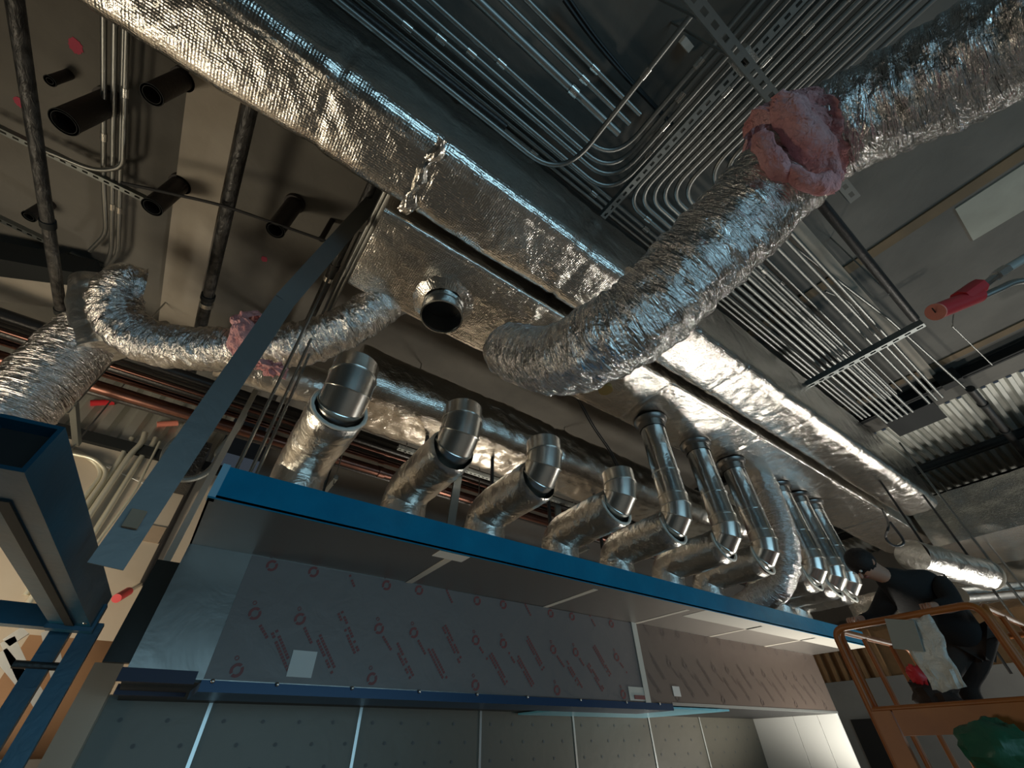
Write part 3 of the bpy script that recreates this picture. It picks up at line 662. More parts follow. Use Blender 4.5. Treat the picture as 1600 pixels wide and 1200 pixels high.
a, b = onz(40, 224, CZ - .2), onz(228, 306, CZ - .2); strut((a.x - 1, a.y, CZ - .2), (-1.62, a.y, CZ - .2), .05, 'perforated strut carrying the left ceiling conduits', None)
strut(onz(-10, 340, CZ - .05), onz(70, 378, CZ - .05), .05, 'short perforated strut behind the left black pipe', None)
strut(onz(108, 398, CZ - .05), onz(190, 430, CZ - .05), .05, 'dark strut end just above the foil boot', None)
strut((1.35, 4.0, 2.62), (4.2, 4.0, 2.62), .05, 'perforated strut hanging over the lower duct', None, .06)
for k, x in enumerate((1.45, 4.1)): tag(MB().tube([(x, 4.0, 2.60), (x, 4.0, CZ)], .008, 8).build('threaded_rod', CONDUIT, smooth=True), '%s hanger rod of the perforated strut over the lower duct' % ('left', 'right')[k], 'rod')

# ------------------------------------------------------------------ ceiling sleeves, black pipes
def sleeve(root, end, r, label, flare=True):
    a = onz(*root, CZ); best = None
    for k in range(8, 100):
        z = CZ - k * .01; p = np.array([a.x, a.y, z]); c = R.T @ p; uu, vv = 800 + F * c[0] / -c[2], 600 - F * c[1] / -c[2]
        e = (uu - end[0]) ** 2 + (vv - end[1]) ** 2
        if best is None or e < best[0]: best = (e, z)
    z = best[1]; t = thing('pipe_sleeve', label, 'pipe sleeve', (a.x, a.y, CZ), 'black sleeves through the left ceiling')
    mb = MB(); mb.ring(V3((a.x, a.y, z)), (0, 0, 1), r, CZ - z, .012, 28); mb.build('sleeve', SLEEVE, t, smooth=True, angle=40)
    MB().ring(V3((a.x, a.y, z)), (0, 0, 1), r + .004, .01, .02, 28).build('rim', DARKST, t, smooth=True)
    if flare: MB().tube([(a.x, a.y, CZ - .05), (a.x, a.y, CZ)], r * 1.22, 24).build('flange', SLEEVE, t, smooth=True)
SL = [((175, 157), (98, 187), .088, 'largest black pipe sleeve left of the ceiling conduits'), ((290, 122), (238, 150), .070, 'black sleeve just under the big duct edge'), ((462, 316), (431, 360), .075, 'black sleeve right of the wide pale ceiling strip'), ((285, 285), (240, 328), .075, 'black sleeve against the left side of the pale ceiling strip'),
      ((108, 116), (78, 130), .035, 'thin black sleeve beside the left black pipe'), ((519, 344), (502, 374), .025, 'thin short sleeve near the exhaust duct corner'), ((78, 318), (45, 338), .05, 'dark short sleeve behind the left black pipe')]
for a, b, r, l in SL: sleeve(a, b, r, l, r > .06)
def pipe(P, r, m, name, label, cat='pipe', group=None, rings=(), bend=0):
    pts = fillet(P, bend, 8) if bend else [V3(p) for p in P]
    o = tag(MB().tube(resample(pts, .08) if m is IRONW else pts, r, 18).build(name, m, smooth=True, angle=50), label, cat, group)
    a, b = V3(P[0]), V3(P[-1]); d = (b - a).normalized()
    for (t, mm) in rings:
        c = a.lerp(b, t); MB().tube([c - d * .03, c + d * .03], r * 1.22, 18).build('coupling' if mm is not GALV else 'clamp_ring', mm, o, smooth=True)
    return o
p0 = onz(25, 34, 3.1); p1 = onz(96, 490, 3.1)
pipe([(p0.x, 1.6, 3.1), (p1.x, p1.y, 3.1)], .040, IRONW, 'sprinkler_main', 'thick black pipe running down the far left, ending at the foil boot', rings=((.985, DARKST), (.62, DARKST)))
p0 = onz(386, 190, 3.6); pipe([(p0.x, 1.62, 3.6), (p0.x, 5.98, 3.6)], .052, IRONW, 'drain_pipe', 'black ceiling pipe beside the pale strip with a bright clamp', rings=((.555, GALV), (.53, DARKST)))
p0 = onz(560, 335, 3.75); pipe([(p0.x, 1.62, 3.75), (p0.x, 5.98, 3.75)], .043, IRONW, 'sprinkler_branch', 'meshed black pipe just left of the exhaust duct end', rings=((.34, GALV), (.30, IRON)))
# rack of copper and black pipes along the back wall
RK = [((50, 508), 4.9, .065, IRON, 'upper black pipe of the back wall rack at the far left'), ((45, 533), 4.9, .05, IRON, 'second black pipe of the back wall rack'), ((40, 572), 4.9, .055, COPPER, 'thick dark copper pipe of the back wall rack'), ((330, 637), 5.0, .032, COPPER, 'upper thin copper pipe of the back wall rack'),
      ((330, 652), 5.0, .026, COPPER, 'lower thin copper pipe of the back wall rack'), ((250, 585), 5.1, .05, IRON, 'black pipe behind the sagging flexible duct'), ((330, 622), 4.8, .02, COPPER, 'small copper tube above the copper pair'), ((400, 688), 5.0, .035, IRON, 'lowest black pipe of the back wall rack'), ((420, 660), 5.3, .03, COPPER, 'rear copper pipe of the back wall rack')]
for (px, yy, r, m, l) in RK:
    q = ony(*px, yy); o = pipe([(-4.5, yy, q.z), (13.5, yy, q.z)], r, m, 'copper_pipe' if m is COPPER else 'black_pipe', l, group='pipes of the back wall rack')
    for x in (-.6, 1.5, 3.6):
        if m is COPPER: MB().tube([(x - .04, yy, q.z), (x + .04, yy, q.z)], r * 1.3, 14).build('fitting', COPPER, o, smooth=True)
for k, x in enumerate((-1.5, .9, 2.9, 5.0)):
    tag(B((x, 4.7, 2.42), (x + .05, 5.5, 2.47)).build('trapeze_bar', STRUT), ['trapeze bar under the pipe rack at far left', 'trapeze bar under pipe rack behind the first branch pipe', 'trapeze bar under the rack behind the third branch pipe', 'trapeze bar under the rack behind the fifth branch pipe'][k], 'strut', 'trapeze bars of the pipe rack')
    for yy, sd in ((4.74, 'front'), (5.46, 'rear')):
        tag(MB().tube([(x + .025, yy, 2.36), (x + .025, yy, CZ)], .008, 6).build('threaded_rod', CONDUIT), '%s hanger rod of the %s pipe-rack trapeze' % (sd, ['far left', 'second', 'third', 'fourth'][k]), 'rod', 'hanger rods of the pipe rack')

# rods carrying the hood and duct
RODS = [((372, 727), 2.48, 'hanger rod at the front left corner of the hood'), ((390, 740), 2.62, 'second hanger rod behind the hood corner'), ((400, 742), 2.72, 'third hanger rod behind the hood corner')]
for px, yy, l in RODS:
    p = ony(*px, yy); tag(MB().tube([(p.x, yy, ZF), (p.x, yy, CZ)], .010, 8).build('threaded_rod', CONDUIT, smooth=True), l, 'rod')
for k, x in enumerate((.62, 1.5, 2.36, 3.2, 4.05)):
    tag(MB().tube([(x, 3.55, ZF), (x, 3.55, 2.60)], .022, 10).build('black_post', IRON, smooth=True), 'black hanger post between the %s and next branch pipes' % ORD[k], 'post', 'black posts on the hood top')
for k, x in enumerate((.45, 2.1, 3.75)):
    tag(MB().bar((x, 4.1, ZF), (x + .12, 4.1, 2.64), .10, .03, (0, 1, 0)).build('brace', STRUT), ['grey brace channel behind the first branch pipe', 'grey brace channel behind the third branch pipe', 'grey brace channel behind the fifth branch pipe'][k], 'brace', 'grey braces behind the branch pipes')

# ------------------------------------------------------------------ sheet-metal strap, left wall pieces
a = atd(165, 885, 1.72); b = atd(445, 470, 2.75); c = atd(520, 385, 3.2)
dd = (c - b).normalized(); e = c + dd * ((CZ - c.z) / dd.z)
view = ((a + b) / 2).normalized()
def strip(P, wd, th):
    mb = MB()
    for p, q in zip(P, P[1:]):
        t = (q - p).normalized(); s_ = t.cross(view).normalized() * (wd / 2); n_ = s_.cross(t).normalized() * th; i = len(mb.v)
        for o in (p, q): mb.v += [o - s_, o + s_, o + s_ + n_, o - s_ + n_]
        mb.f += [(i, i + 1, i + 5, i + 4), (i + 1, i + 2, i + 6, i + 5), (i + 2, i + 3, i + 7, i + 6), (i + 3, i, i + 4, i + 7), (i + 3, i + 2, i + 1, i), (i + 4, i + 5, i + 6, i + 7)]
    return mb
sp = tag(strip([a, b, c, e], .125, .012).build('metal_strap', mat('strap_steel', (.17, .18, .18), .5, .7, bump=[('noise', 5, .15, .03)])), 'long grey sheet-metal strap hanging diagonally left of the hood', 'strap')
g = a.lerp(b, .12); MB().box(tuple(g + V3((-.035, -.03, -.05))), tuple(g + V3((.02, -.012, .03)))).build('paper_tag', BOX, sp)
px_ = ony(318, 740, 4.36)
tag(B((-.235, 4.34, .49), (-.185, 4.38, CZ)).build('upright_channel', mat('pale_metal', (.6, .6, .55), .4, .6)), 'pale upright metal channel beside the hood corner', 'channel')
c0 = ony(300, 712, 4.45); P = [c0 + V3((.20 * math.cos(t), 0, .24 * math.sin(t))) for t in [math.pi * (.9 + 1.35 * k / 20) - .3 for k in range(21)]] + [V3((-.205, 4.41, 2.5)), V3((-.205, 4.41, 2.7))]
tag(MB().tube(catmull(P, 4), .028, 12).build('flexible_whip', mat('whip_grey', (.32, .34, .33), .45, .6, bump=[('uv', (60, .1, 1), .8, .01)]), smooth=True), 'curved grey flexible whip hanging behind the strap', 'flexible conduit')
p, q = wp(305, 747, 5.97), wp(221, 915, 5.97)
bd = tag(MB().tube([p, q], .028, 10).build('black_pipe', IRON, smooth=True), 'thin black vertical drop pipe on the beige wall', 'pipe')
s_ = wp(221, 912, 5.97); e_ = wp(182, 935, 5.6)
tg = thing('fire_sprinkler', 'small sprinkler with a red cap at the end of the black drop', 'sprinkler', s_)
m_ = s_.lerp(e_, .55); MB().tube([s_, m_], .022, 10).build('nipple', GALV, tg, smooth=True); MB().tube([m_, e_], .04, 12).build('red_cap', RED, tg, smooth=True)
for k, (px, yy, l) in enumerate([((160, 629), 5.98, 'small red plug hanging from the copper pipes above the corrugation'), ((262, 662), 5.98, 'small orange plug on the grey whip right of the corrugation')]):
    c = ony(*px, yy); d = V3((.09, .0, .05)); tag(MB().tube([c - d, c + d], .036, 12).build('plug', RED if k == 0 else SALMON, smooth=True), l, 'plug')
tag(B((-.72, 5.6, 2.35), (-.42, 5.95, 2.9)).build('junction_box', mat('box_black', (.02, .02, .02), .4, bump=[('noise', 20, .8, .03)])), 'black foil-taped box at the right end of the corrugated panel', 'box')
tag(MB().tube([wp(154, 724), wp(228, 757)], .006, 6).build('string_line', WHITEP), 'thin pale string line across the wall conduits', 'string')
for k, (a, b, c, d, m, l) in enumerate([((205, 800), (216, 830), None, None, BOX, 'brown scrap of board stuck on the left wall'), ((234, 820), (262, 852), None, None, BOX, 'pale board patch on the beige wall near hood')]):
    p, q = wp(*a, FY - .01), wp(*b, FY - .01); tag(B((p.x, FY - .02, q.z), (p.x + .16, FY, p.z)).build('board_patch', m), l, 'board')

# things low at the left
p = ony(60, 990, 5.4); tag(B((-.85, 5.2, -.1), (-.32, 5.24, .75)).build('plywood_sheet', PLY), 'brown plywood sheet behind the blue uprights', 'plywood')
fr = thing('white_frame', 'white angled metal frame low at the left behind the blue uprights', 'frame', ony(40, 1050, 4.9))
for a, b in (((0, 1020), (45, 1075)), ((12, 1000), (40, 1060)), ((40, 1060), (70, 1108)), ((40, 985), (10, 1005)), ((75, 985), (92, 1062))): MB().bar(ony(*a, 4.9), ony(*b, 4.9), .07, .03, (0, 1, 0)).build('frame_bar', WHITEP, fr)
tag(B((-.95, 4.85, -.03), (-.28, 5.3, .02)).build('board', GREYW), 'flat grey board lying behind the partition end', 'board')

# ------------------------------------------------------------------ blue steel frame
bl = thing('blue_lift_frame', 'blue painted steel lifting frame with a boom toward the camera at left edge', 'lift', (-.4, 3.35, -H))
p = atd(14, 690, 1.20); q = atd(130, 955, 2.2)
bo = MB().bar(p, q, .165, .165, (0, 0, 1), .012).build('boom', BLUEP, bl)
d = (q - p).normalized(); MB().bar(p + d * .06, p + d * .075, .14, .14).build('boom_inside', DARKIN, bo)
MB().bar(p.lerp(q, .12) + V3((.0, .0, -.083)), p.lerp(q, .95) + V3((0, 0, -.083)), .035, .012).build('underside_strap', DARKST, bo)
for k, (a, dp) in enumerate((((105, 972), 2.25), ((140, 988), 2.2))):
    t = atd(*a, dp); MB().bar((t.x, t.y, -H), (t.x, t.y, t.z + .04), .085, .07).build('upright', BLUEP, bl)
t1 = atd(115, 966, 2.24); MB().bar((t1.x - 1.6, t1.y + .05, t1.z), (t1.x + .02, t1.y + .05, t1.z), .09, .10).build('cross_arm', BLUEP, bl)
t2 = atd(125, 965, 2.15); MB().box(tuple(t2 + V3((-.11, -.02, -.06))), tuple(t2 + V3((.08, .06, .07)))).build('mast_bracket', BLUEP, bl)
for k, (u, v) in enumerate(((122, 958), (118, 966), (134, 972))): MB().blob(atd(u, v, 2.1), (.012, .012, .012), k, 0, 8, 6).build('bolt', GALV, bl, smooth=True)
t3 = atd(62, 1040, 2.1); MB().tube([t3 + V3((-.1, 0, 0)), t3 + V3((.12, 0, .0))], .018, 8).build('latch_pin', IRON, bl, smooth=True)

# ------------------------------------------------------------------ right side: sprinkler drop, beams, hall
rc = thing('sprinkler_drop', 'red-capped sprinkler hose drop with chrome fitting at right edge', 'sprinkler', atd(1490, 475, 2.5))
a, b = atd(1463, 487, 2.45), atd(1526, 462, 2.6); MB().tube([a, b], .048, 20).build('red_sleeve', RED, rc, smooth=True)
d = (a - b).normalized(); cp = MB().tube([a, a + d * .012], .05, 24).build('cap', SALMON, rc, smooth=True)
MB().bar(a + d * .013 + V3((-.05, .0, -.0)), a + d * .013 + V3((.05, -.0, -.0)), .006, .006).build('cap_slot', DARKIN, cp)
MB().tube([atd(1500, 468, 2.55), atd(1528, 448, 2.62)], .052, 8).build('bracket', RED, rc, smooth=True)
MB().tube([atd(1520, 460, 2.6), atd(1560, 428, 2.68)], .022, 14).build('chrome_tube', GALVC, rc, smooth=True)
MB().tube([atd(1556, 431, 2.67), atd(1572, 421, 2.7)], .034, 6).build('hex_nut', GALV, rc, smooth=False)
MB().tube([atd(1570, 422, 2.7), atd(1620, 392, 2.8)], .028, 12).build('flex_hose', mat('hose_grey', (.5, .5, .47), .45, .4), rc, smooth=True)
MB().tube(catmull([atd(1520, 470, 2.65), atd(1560, 452, 2.7), atd(1590, 440, 2.75), atd(1640, 438, 2.8)]), .022, 12).build('braided_hose', CONDUIT, rc, smooth=True)
MB().tube([atd(1490, 492, 2.55), atd(1488, 510, 2.6), atd(1550, 570, 3.2)], .004, 6).build('tie_wire', CONDUIT, rc)
a, b = onz(1275, 308, 2.75), onz(1465, 478, 2.75)
tag(MB().tube([(a.x - .4, a.y, 2.75), (b.x, a.y, 2.75)], .033, 14).build('black_pipe', IRON, smooth=True), 'black pipe running from the pink insulation to the red sprinkler sleeve', 'pipe')
tag(MB().tube([(b.x - .08, a.y, 2.76), (b.x - .08, a.y, CZ)], .007, 8).build('threaded_rod', CONDUIT, smooth=True), 'hanger rod at the red-cap end of the black pipe', 'rod')
for k, (x, z, w_, l) in enumerate([(7.8, 3.88, .10, 'dark beam crossing the hall just past the concrete ceiling'), (10.6, 3.88, .10, 'second dark roof beam under the corrugated deck'), (12.4, 3.88, .10, 'third dark roof beam under the corrugated deck'), (13.0, 3.88, .10, 'farthest dark roof beam, before the bright deck')]):
    ym = 5.9; mb = MB(); mb.box((x, -8, z), (x + w_, ym, z + .015)); mb.box((x + w_ / 2 - .01, -8, z), (x + w_ / 2 + .01, ym, z + .13)); mb.box((x, -8, z + .125), (x + w_, ym, z + .14)); tag(mb.build('roof_beam', DARKST), l, 'beam')
pipe([(7.9, -.32, 3.72), (13.9, -.35, 3.72)], .05, IRON, 'sprinkler_main', 'black pipe running away down the hall at the right', rings=((.1, DARKST), (.3, DARKST)))
tag(B((8.0, .1, 3.80), (8.65, .75, 4.05)).build('fan_box', DARKST), 'dark equipment box under the first hall beam', 'box')
tag(B((7.62, -.34, 3.78), (7.79, -.10, 3.98)).build('hanger_clamp', DARKST), 'dark clamp cluster at the end of the pale flange', 'clamp')
bx = tag(B((7.25, -1.75, 3.3), (7.45, -1.15, 3.5)).build('fixture_box', mat('navy_box', (.02, .02, .05), .6)), 'dark fixture with a yellow underside near the right edge', 'fixture')
MB().box((7.2, -1.72, 3.27), (7.45, -1.2, 3.30)).build('yellow_label', YELLOW, bx)
# black cable bundle on the ceiling
P = [onz(885, -8, 3.98), onz(925, 50, 3.98), onz(965, 100, 3.98), onz(1000, 140, 3.98), onz(1056, 200, 3.98)]
for k in range(2): tag(MB().tube(catmull([p + V3((0, .03 * k * (1 - i * .2), -.01 * k)) for i, p in enumerate(P)]), .014, 8).build('cable', BLACKC, smooth=True), 'black cable slung along the dark ceiling', 'cable', 'black cables on the ceiling')
tag(B(tuple(onz(1074, 70, CZ - .06) + V3((-.05, -.025, 0))), tuple(onz(1074, 70, CZ - .06) + V3((.05, .025, .06)))).build('pipe_clip', WHITEP), 'small pale block between the bending conduits', 'clip')
P = [(2.72, 2.385, 2.95), (3.0, 2.46, 2.7), (3.25, 2.5, 2.5), (3.4, 2.55, 2.35)]
for k in range(2): tag(MB().tube(catmull([V3(p) + V3((0, .03 * k, .02 * k)) for p in P]), .007, 6).build('cable', BLACKC), 'thin black wire hanging under the exhaust duct', 'cable', 'thin wires under the exhaust duct')
P = [onz(1378, 795, 2.86), atd(1388, 818, 4.8), atd(1384, 840, 4.75), atd(1398, 853, 4.7), atd(1412, 846, 4.7), atd(1390, 815, 4.75)]
tag(MB().tube(catmull(P), .013, 8).build('cable', BLACKC, smooth=True), 'black cable loop hanging above the worker', 'cable')
# cable along the left ceiling from strut to exhaust duct
P = [onz(190, 285, 3.5), onz(260, 300, 3.5), onz(345, 320, 3.5), onz(420, 345, 3.5), onz(515, 378, 3.5)]
for k in range(2): tag(MB().tube(catmull([p + V3((0, .02 * k, .015 * k)) for p in P]), .009, 8).build('cable', BLACKC, smooth=True), 'dark cable strung from the left strut past the pale strip', 'cable', 'dark cables across the left ceiling')
for k, (u, v, r) in enumerate([(118, 72, .045), (30, 160, .035), (413, 405, .03)]):
    c = onz(u, v, CZ - .004); n = 26; mb = MB(); mb.v = [c + V3((math.cos(2 * math.pi * j / n) * r * (.85 + .3 * random.random()), math.sin(2 * math.pi * j / n) * r * 1.2 * (.85 + .3 * random.random()), 0)) for j in range(n)]; mb.v += [p + V3((0, 0, .006)) for p in mb.v[:n]]
    mb.f = [tuple(range(n - 1, -1, -1)), tuple(range(n, 2 * n))] + [(j, (j + 1) % n, n + (j + 1) % n, n + j) for j in range(n)]
    tag(mb.build('spray_mark', PINKP), ['pink spray mark on the ceiling near the top left', 'pink spray mark beside the left black pipe', 'small pink spray mark above the pink insulation'][k], 'paint mark')
# beam and block band at far left
mb = MB(); a, b = onz(-60, 398, 3.75), onz(150, 436, 3.75); mb.bar(a, b, .30, .25); tag(mb.build('steel_beam', DARKST), 'dark steel beam behind the black pipe at far left', 'beam')
mb = MB(); a, b = onz(-80, 432, 3.72), onz(132, 458, 3.72); mb.bar(a, b, .34, .2); tag(mb.build('block_beam', BEAM), 'pale block lintel under the dark beam at far left', 'beam')
# ducts far down the hall
fd = thing('cross_duct', 'foil-wrapped duct crossing the far end of the hall behind the worker', 'duct', (11.4, 0, 2.6))
def cross(x0, x1, y0, y1, z0, z1, seed, par, nm='wrap'):
    mb = MB(); n = 60; prof = []
    for (a, b) in (((x0, z0), (x1, z0)), ((x1, z0), (x1, z1)), ((x1, z1), (x0, z1)), ((x0, z1), (x0, z0))):
        for k in range(15): prof.append((a[0] + (b[0] - a[0]) * k / 15, a[1] + (b[1] - a[1]) * k / 15))
    M = int((y1 - y0) / .06); cx, cz = (x0 + x1) / 2, (z0 + z1) / 2
    for i in range(M + 1):
        yy = y0 + (y1 - y0) * i / M
        for (px, pz) in prof:
            q = V3((px, yy, pz)); d = V3((px - cx, 0, pz - cz)).normalized() * (.035 * nz(q, 2.5, seed) + .02 * nz(q, 7, seed)); mb.v.append(q + d); mb.uv[len(mb.v) - 1] = (yy, px + pz)
    for i in range(M):
        for k in range(n): mb.f.append((i * n + (k + 1) % n, i * n + k, (i + 1) * n + k, (i + 1) * n + (k + 1) % n))
    mb.f.append(tuple(range(n))); mb.f.append(tuple(M * n + k for k in range(n - 1, -1, -1)))
    return mb.build(nm, FOIL, par, smooth=True, angle=50)
cross(10.4, 12.6, -4.5, 1.5, 2.55, 3.35, 5, fd)
f2 = thing('cross_duct', 'second foil-wrapped duct low behind the worker, farther down the hall', 'duct', (13.2, 0, 1.9)); cross(12.9, 13.8, -5, 4, 2.0, 2.6, 7, f2)
rd = thing('round_duct', 'foil-wrapped round duct with an open end above the worker back', 'duct', (8.2, 1.55, 1.9))
a, b = atd(1425, 868, 5.2), atd(1537, 897, 5.6); P = resample([a, b], .03); MB().tube(P, .19, 40, False, disp=lambda L, a, p: .012 * nz(p, 7, 9)).build('wrap', FOILP, rd, smooth=True, angle=60); MB().ring(b, b - a, .205, .03, .03).build('end_rim', BEAM, rd, smooth=True)
tag(MB().tube([atd(1500, 930, 7), atd(1640, 918, 7.4)], .13, 20).build('round_duct', GALVC, smooth=True), 'bright bare metal round duct at the right edge behind the worker', 'duct')
for k, (a, b, dp) in enumerate([((1430, 832), (1560, 1010), 5.5), ((1500, 815), (1590, 960), 6.0), ((1462, 800), (1540, 905), 6.2), ((1478, 822), (1600, 985), 6.6), ((1520, 840), (1585, 925), 7.2), ((1545, 850), (1600, 915), 7.2)]):
    p = atd(*a, dp); q = atd(*b, dp * 1.0); tag(MB().tube([(p.x, p.y, min(q.z, p.z - .3) - .4), (p.x, p.y, CZ - .3)], .014, 6).build('threaded_rod', IRON if k % 2 == 0 else CONDUIT), ['black hanger rod passing behind the worker back', 'zinc hanger rod right of the worker', 'black hanger rod just above the round foil duct', 'zinc hanger rod behind the bare metal duct', 'black hanger rod at the far right behind the worker', 'zinc hanger rod nearest the right edge'][k], 'rod', 'hanger rods behind the worker')
# studs and openings on the far wall
for k in range(7):
    y_ = 5.55 - .22 * k; tag(B((14.05, y_, 1.15), (14.15, y_ + .08, 2.2)).build('wood_stud', WOOD), 'bare wood stud above the grey wall, %s from the hood end' % ['first', 'second', 'third', 'fourth', 'fifth', 'sixth', 'seventh'][k], 'stud', 'wood studs above the far grey wall')
struct('wall_end_sheathing', B((14.3, -8, 1.15), (14.36, 8, 2.3)), WOOD)

# ------------------------------------------------------------------ lift basket and worker
LF = thing('scissor_lift', 'orange scissor lift with railings carrying the worker at lower right', 'lift', (5.3, 1.1, -H))
X0, X1, Y0, Y1, ZD = 4.42, 6.2, .62, 1.56, -.42
MB().box((X0, Y0, ZD - .09), (X1, Y1, ZD)).build('platform', ORANGE, LF)
mb = MB(); mb.box((X0, Y0, ZD), (X0 + .02, Y1, ZD + .16)); mb.box((X1 - .02, Y0, ZD), (X1, Y1, ZD + .16)); mb.box((X0, Y0, ZD), (X1, Y0 + .02, ZD + .16)); mb.box((X0, Y1 - .02, ZD), (X1, Y1, ZD + .16)); mb.build('toe_board', ORANGE, LF)
def rl(P, nm='rail', r=.024): return MB().tube(fillet(P, .09, 8), r, 12).build(nm, ORANGE, LF, smooth=True)
rl([(X0, Y0, ZD), (X0, Y0, .70), (X0, Y1, .70), (X0, Y1, ZD)], 'end_rail'); rl([(X1, Y0, ZD), (X1, Y0, .70), (X1, Y1, .70), (X1, Y1, ZD)], 'end_rail')
for y_ in (Y0, Y1):
    rl([(X0 + .1, y_, ZD), (X0 + .1, y_, .70), (X1 - .1, y_, .70), (X1 - .1, y_, ZD)], 'side_rail'); rl([(X0 + .1, y_, .18), (X1 - .1, y_, .18)], 'mid_rail', .018)
    for x_ in (5.0, 5.6): rl([(x_, y_, ZD), (x_, y_, .70)], 'post', .02)
rl([(X0, Y0, .18), (X0, Y1, .18)], 'mid_rail', .018)
MB().box((X0 - .03, Y0 - .02, .03), (X0 + .0, 1.42, .17)).build('guard_panel', ORANGE, LF)
MB().box((X0 - .034, 1.43, ZD), (X0 + .01, 1.55, .17)).build('guard_post', ORANGE, LF)
for (xa, xb, za, zb) in ((X0 + .1, X1 - .1, -H + .35, ZD - .12), (X1 - .1, X0 + .1, -H + .35, ZD - .12)):
    for y_ in (Y0 + .12, Y1 - .12): MB().bar((xa, y_, za), (xb, y_, zb), .05, .14).build('scissor_arm', ORANGE, LF)
MB().box((X0, Y0 + .05, -H + .12), (X1, Y1 - .05, -H + .38)).build('chassis', ORANGE, LF)
for x_ in (X0 + .25, X1 - .25):
    for y_ in (Y0, Y1 - .1): MB().tube([(x_, y_, -H + .19), (x_, y_ + .1, -H + .19)], .19, 24).build('wheel', IRON, LF, smooth=True, angle=40)
# things on the railings
gb = thing('equipment_cover', 'dark green rounded cover bulging from the near lower side of lift', 'cover', onx(1560, 1165, X0 - .2))
MB().blob(onx(1565, 1172, X0 - .16), (.15, .19, .14), 4, .35, 26, 18, 1.4).build('cover_shell', GREENP, gb, smooth=True)
tag(MB().bar(onx(1405, 968, X0 - .04), onx(1420, 1016, X0 - .03), .02, .17, (0, 1, 0)).build('instruction_card', mat('card_grey', (.30, .31, .28), .6)), 'grey card hanging on the near end rail of the lift', 'card')
mb = MB(); c = onx(1445, 1010, X0 - .02)
for i in range(13):
    for j in range(9):
        mb.v.append(c + V3((.03 * nz((i * .3, j * .4, 0), 1.7), (j / 8 - .5) * .26 * (1 - .3 * i / 12) + .03 * nz((i, j, 2), .3), .18 - .42 * i / 12 - .04 * abs(nz((j * .9, 3, 0), 1)))))
for i in range(12):
    for j in range(8): mb.f.append((i * 9 + j, i * 9 + j + 1, i * 9 + j + 10, i * 9 + j + 9))
o = mb.build('plastic_bag', PLAST, smooth=True); sm = o.modifiers.new('thick', 'SOLIDIFY'); sm.thickness = .004; tag(o, 'crumpled clear plastic bag hanging on the near rail of lift', 'bag')
tag(MB().blob(onx(1432, 1055, X0 + .12), (.05, .05, .06), 2, .4).build('red_rag', RED, smooth=True), 'small red rag at the worker knee in the lift', 'rag')
tag(MB().blob(onx(1462, 1085, X0 + .25) , (.16, .14, .12), 6, .45, 24, 16, 1.6).build('tool_bag', TROUS, smooth=True), 'dark brown tool bag on the lift platform edge', 'bag')

def skin_mesh(name, nodes, edges, m, parent, root=0, sub=2):
    me = bpy.data.meshes.new(name); o = bpy.data.objects.new(name, me); COL.objects.link(o); org = ORG[parent.name]; ORG[o.name] = org.copy()
    me.from_pydata([tuple(V3(p) - org) for p, r in nodes], edges, []); me.update()
    o.parent = parent; s = o.modifiers.new('skin', 'SKIN'); sv = me.skin_vertices[0].data
    for i, (p, r) in enumerate(nodes):
        sv[i].radius = r if isinstance(r, tuple) else (r, r); sv[i].use_root = (i == root)
    s.use_smooth_shade = True
    d = o.modifiers.new('sub', 'SUBSURF'); d.levels = sub; d.render_levels = sub
    me.materials.append(m); return o
W = thing('person', 'worker in a black sweater leaning over the lift rail toward the hood', 'person', (5.3, 1.1, ZD))
hip = atd(1508, 988, 3.45); chest = atd(1440, 932, 3.36); neck = atd(1388, 903, 3.34); head = atd(1353, 886, 3.36)
sA = chest + V3((-.07, .19, .02)); sB = chest + V3((-.03, -.17, .05))
hA, hB = V3((4.48, 1.40, .745)), V3((4.50, .90, .745)); eA = sA.lerp(hA, .5) + V3((.05, .03, -.06)); eB = sB.lerp(hB, .5) + V3((.06, -.06, -.07))
kA, kB = atd(1468, 1068, 3.28), atd(1505, 1072, 3.42); fA, fB = V3((kA.x + .14, kA.y, ZD + .06)), V3((kB.x + .14, kB.y, ZD + .06))
hd = (head - neck).normalized()
nodes = [(hip, .10), (hip.lerp(chest, .5), .10), (chest, .11), (neck, .066), (neck.lerp(head, .45), .064), (head, (.088, .10)), (head + hd * .07, (.078, .09)),
         (sA, .060), (eA, .040), (hA + V3((.06, -.01, .01)), .028), (sB, .060), (eB, .040), (hB + V3((.06, 0, .01)), .028),
         (hip + V3((-.02, .09, -.06)), .085), (kA, .056), (fA, .042), (fA + V3((-.14, .01, -.03)), .035), (hip + V3((-.0, -.09, -.06)), .085), (kB, .056), (fB, .042), (fB + V3((-.14, 0, -.03)), .035)]
edges = [(0, 1), (1, 2), (2, 3), (3, 4), (4, 5), (5, 6), (2, 7), (7, 8), (8, 9), (2, 10), (10, 11), (11, 12), (0, 13), (13, 14), (14, 15), (15, 16), (0, 17), (17, 18), (18, 19), (19, 20)]
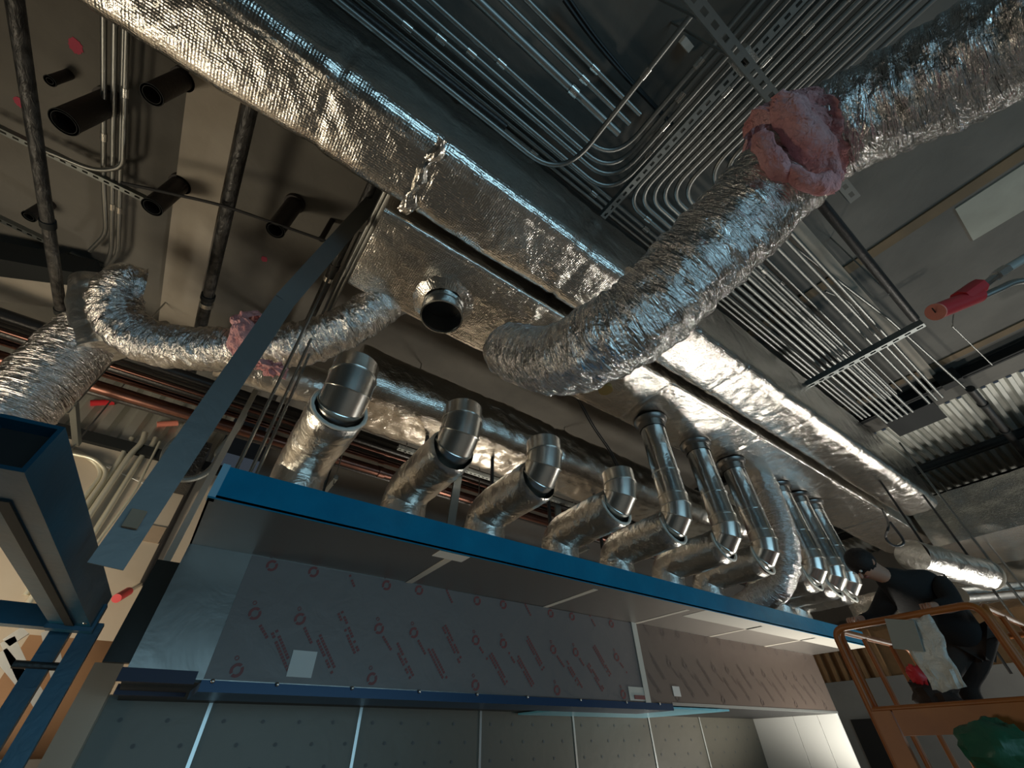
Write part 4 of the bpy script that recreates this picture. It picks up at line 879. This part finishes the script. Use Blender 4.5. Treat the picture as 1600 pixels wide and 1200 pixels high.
# hands: palm plus five curled fingers each, closing on the rail
for base, hnd, sgn in ((9, hA, 1), (12, hB, -1)):
    i0 = len(nodes); nodes.append((hnd, (.03, .018))); edges.append((base, i0))
    for k in range(4):
        o_ = (k - 1.5) * .019; L = (.8, 1, .95, .75)[k]
        a = hnd + V3((-.035, o_, .012)); b = hnd + V3((-.035 - .032 * L, o_, -.008)); c = hnd + V3((-.035 - .030 * L, o_ * .9, -.040 * L)); j = len(nodes)
        nodes += [(a, .0095), (b, .009), (c, .008)]; edges += [(i0, j), (j, j + 1), (j + 1, j + 2)]
    j = len(nodes); nodes += [(hnd + V3((.0, -sgn * .032, -.004)), .011), (hnd + V3((-.025, -sgn * .045, -.022)), .0095), (hnd + V3((-.045, -sgn * .036, -.035)), .008)]; edges += [(i0, j), (j, j + 1), (j + 1, j + 2)]
skin_mesh('body', nodes, edges, SKIN, W)
# face details
fdir = V3((-.55, .30, -.78)).normalized(); sd = fdir.cross(hd).normalized(); hc = head + hd * .03
MB().blob(hc + fdir * .105 + hd * .0, (.016, .014, .022), 1, .1, 10, 8).build('nose', SKIN, W, smooth=True)
for s_ in (-1, 1):
    MB().blob(hc + sd * (.085 * s_) - fdir * .01, (.014, .02, .03), 1, .1, 10, 8).build('ear', SKIN, W, smooth=True)
    MB().blob(hc + fdir * .088 + sd * (.032 * s_) + hd * .03, (.011, .011, .009), 1, 0, 10, 8).build('eye', WHITEP, W, smooth=True)
MB().blob(hc + fdir * .092 - hd * .045, (.02, .02, .008), 1, .1, 10, 8).build('mouth', mat('lips', (.32, .12, .10), .5), W, smooth=True)
MB().blob(hc + hd * .022 - fdir * .028, (.108, .104, .104), 3, .06, 26, 18, 5).build('hair', HAIR, W, smooth=True)
skin_mesh('sweater', [(hip + V3((.02, 0, -.06)), .17), (hip.lerp(chest, .5), .165), (chest, .18), (neck + (head - neck) * .48, .082), (sA, .098), (eA, .066), (hA + V3((.085, -.01, .005)), .044), (sB, .098), (eB, .066), (hB + V3((.085, 0, .005)), .046)], [(0, 1), (1, 2), (2, 3), (2, 4), (4, 5), (5, 6), (2, 7), (7, 8), (8, 9)], CLOTHB, W)
skin_mesh('trousers', [(hip + V3((0, 0, .0)), .15), (hip + V3((-.02, .09, -.08)), .118), (kA, .085), (fA + V3((0, 0, .05)), .07), (hip + V3((0, -.09, -.06)), .118), (kB, .085), (fB + V3((0, 0, .05)), .07)], [(0, 1), (1, 2), (2, 3), (0, 4), (4, 5), (5, 6)], TROUS, W)
for f_ in (fA, fB): skin_mesh('boot', [(f_ + V3((.03, 0, -.0)), .05), (f_ + V3((-.08, 0, -.02)), .045), (f_ + V3((-.17, .0, -.025)), .035)], [(0, 1), (1, 2)], mat('boot_leather', (.05, .03, .02), .6), W)
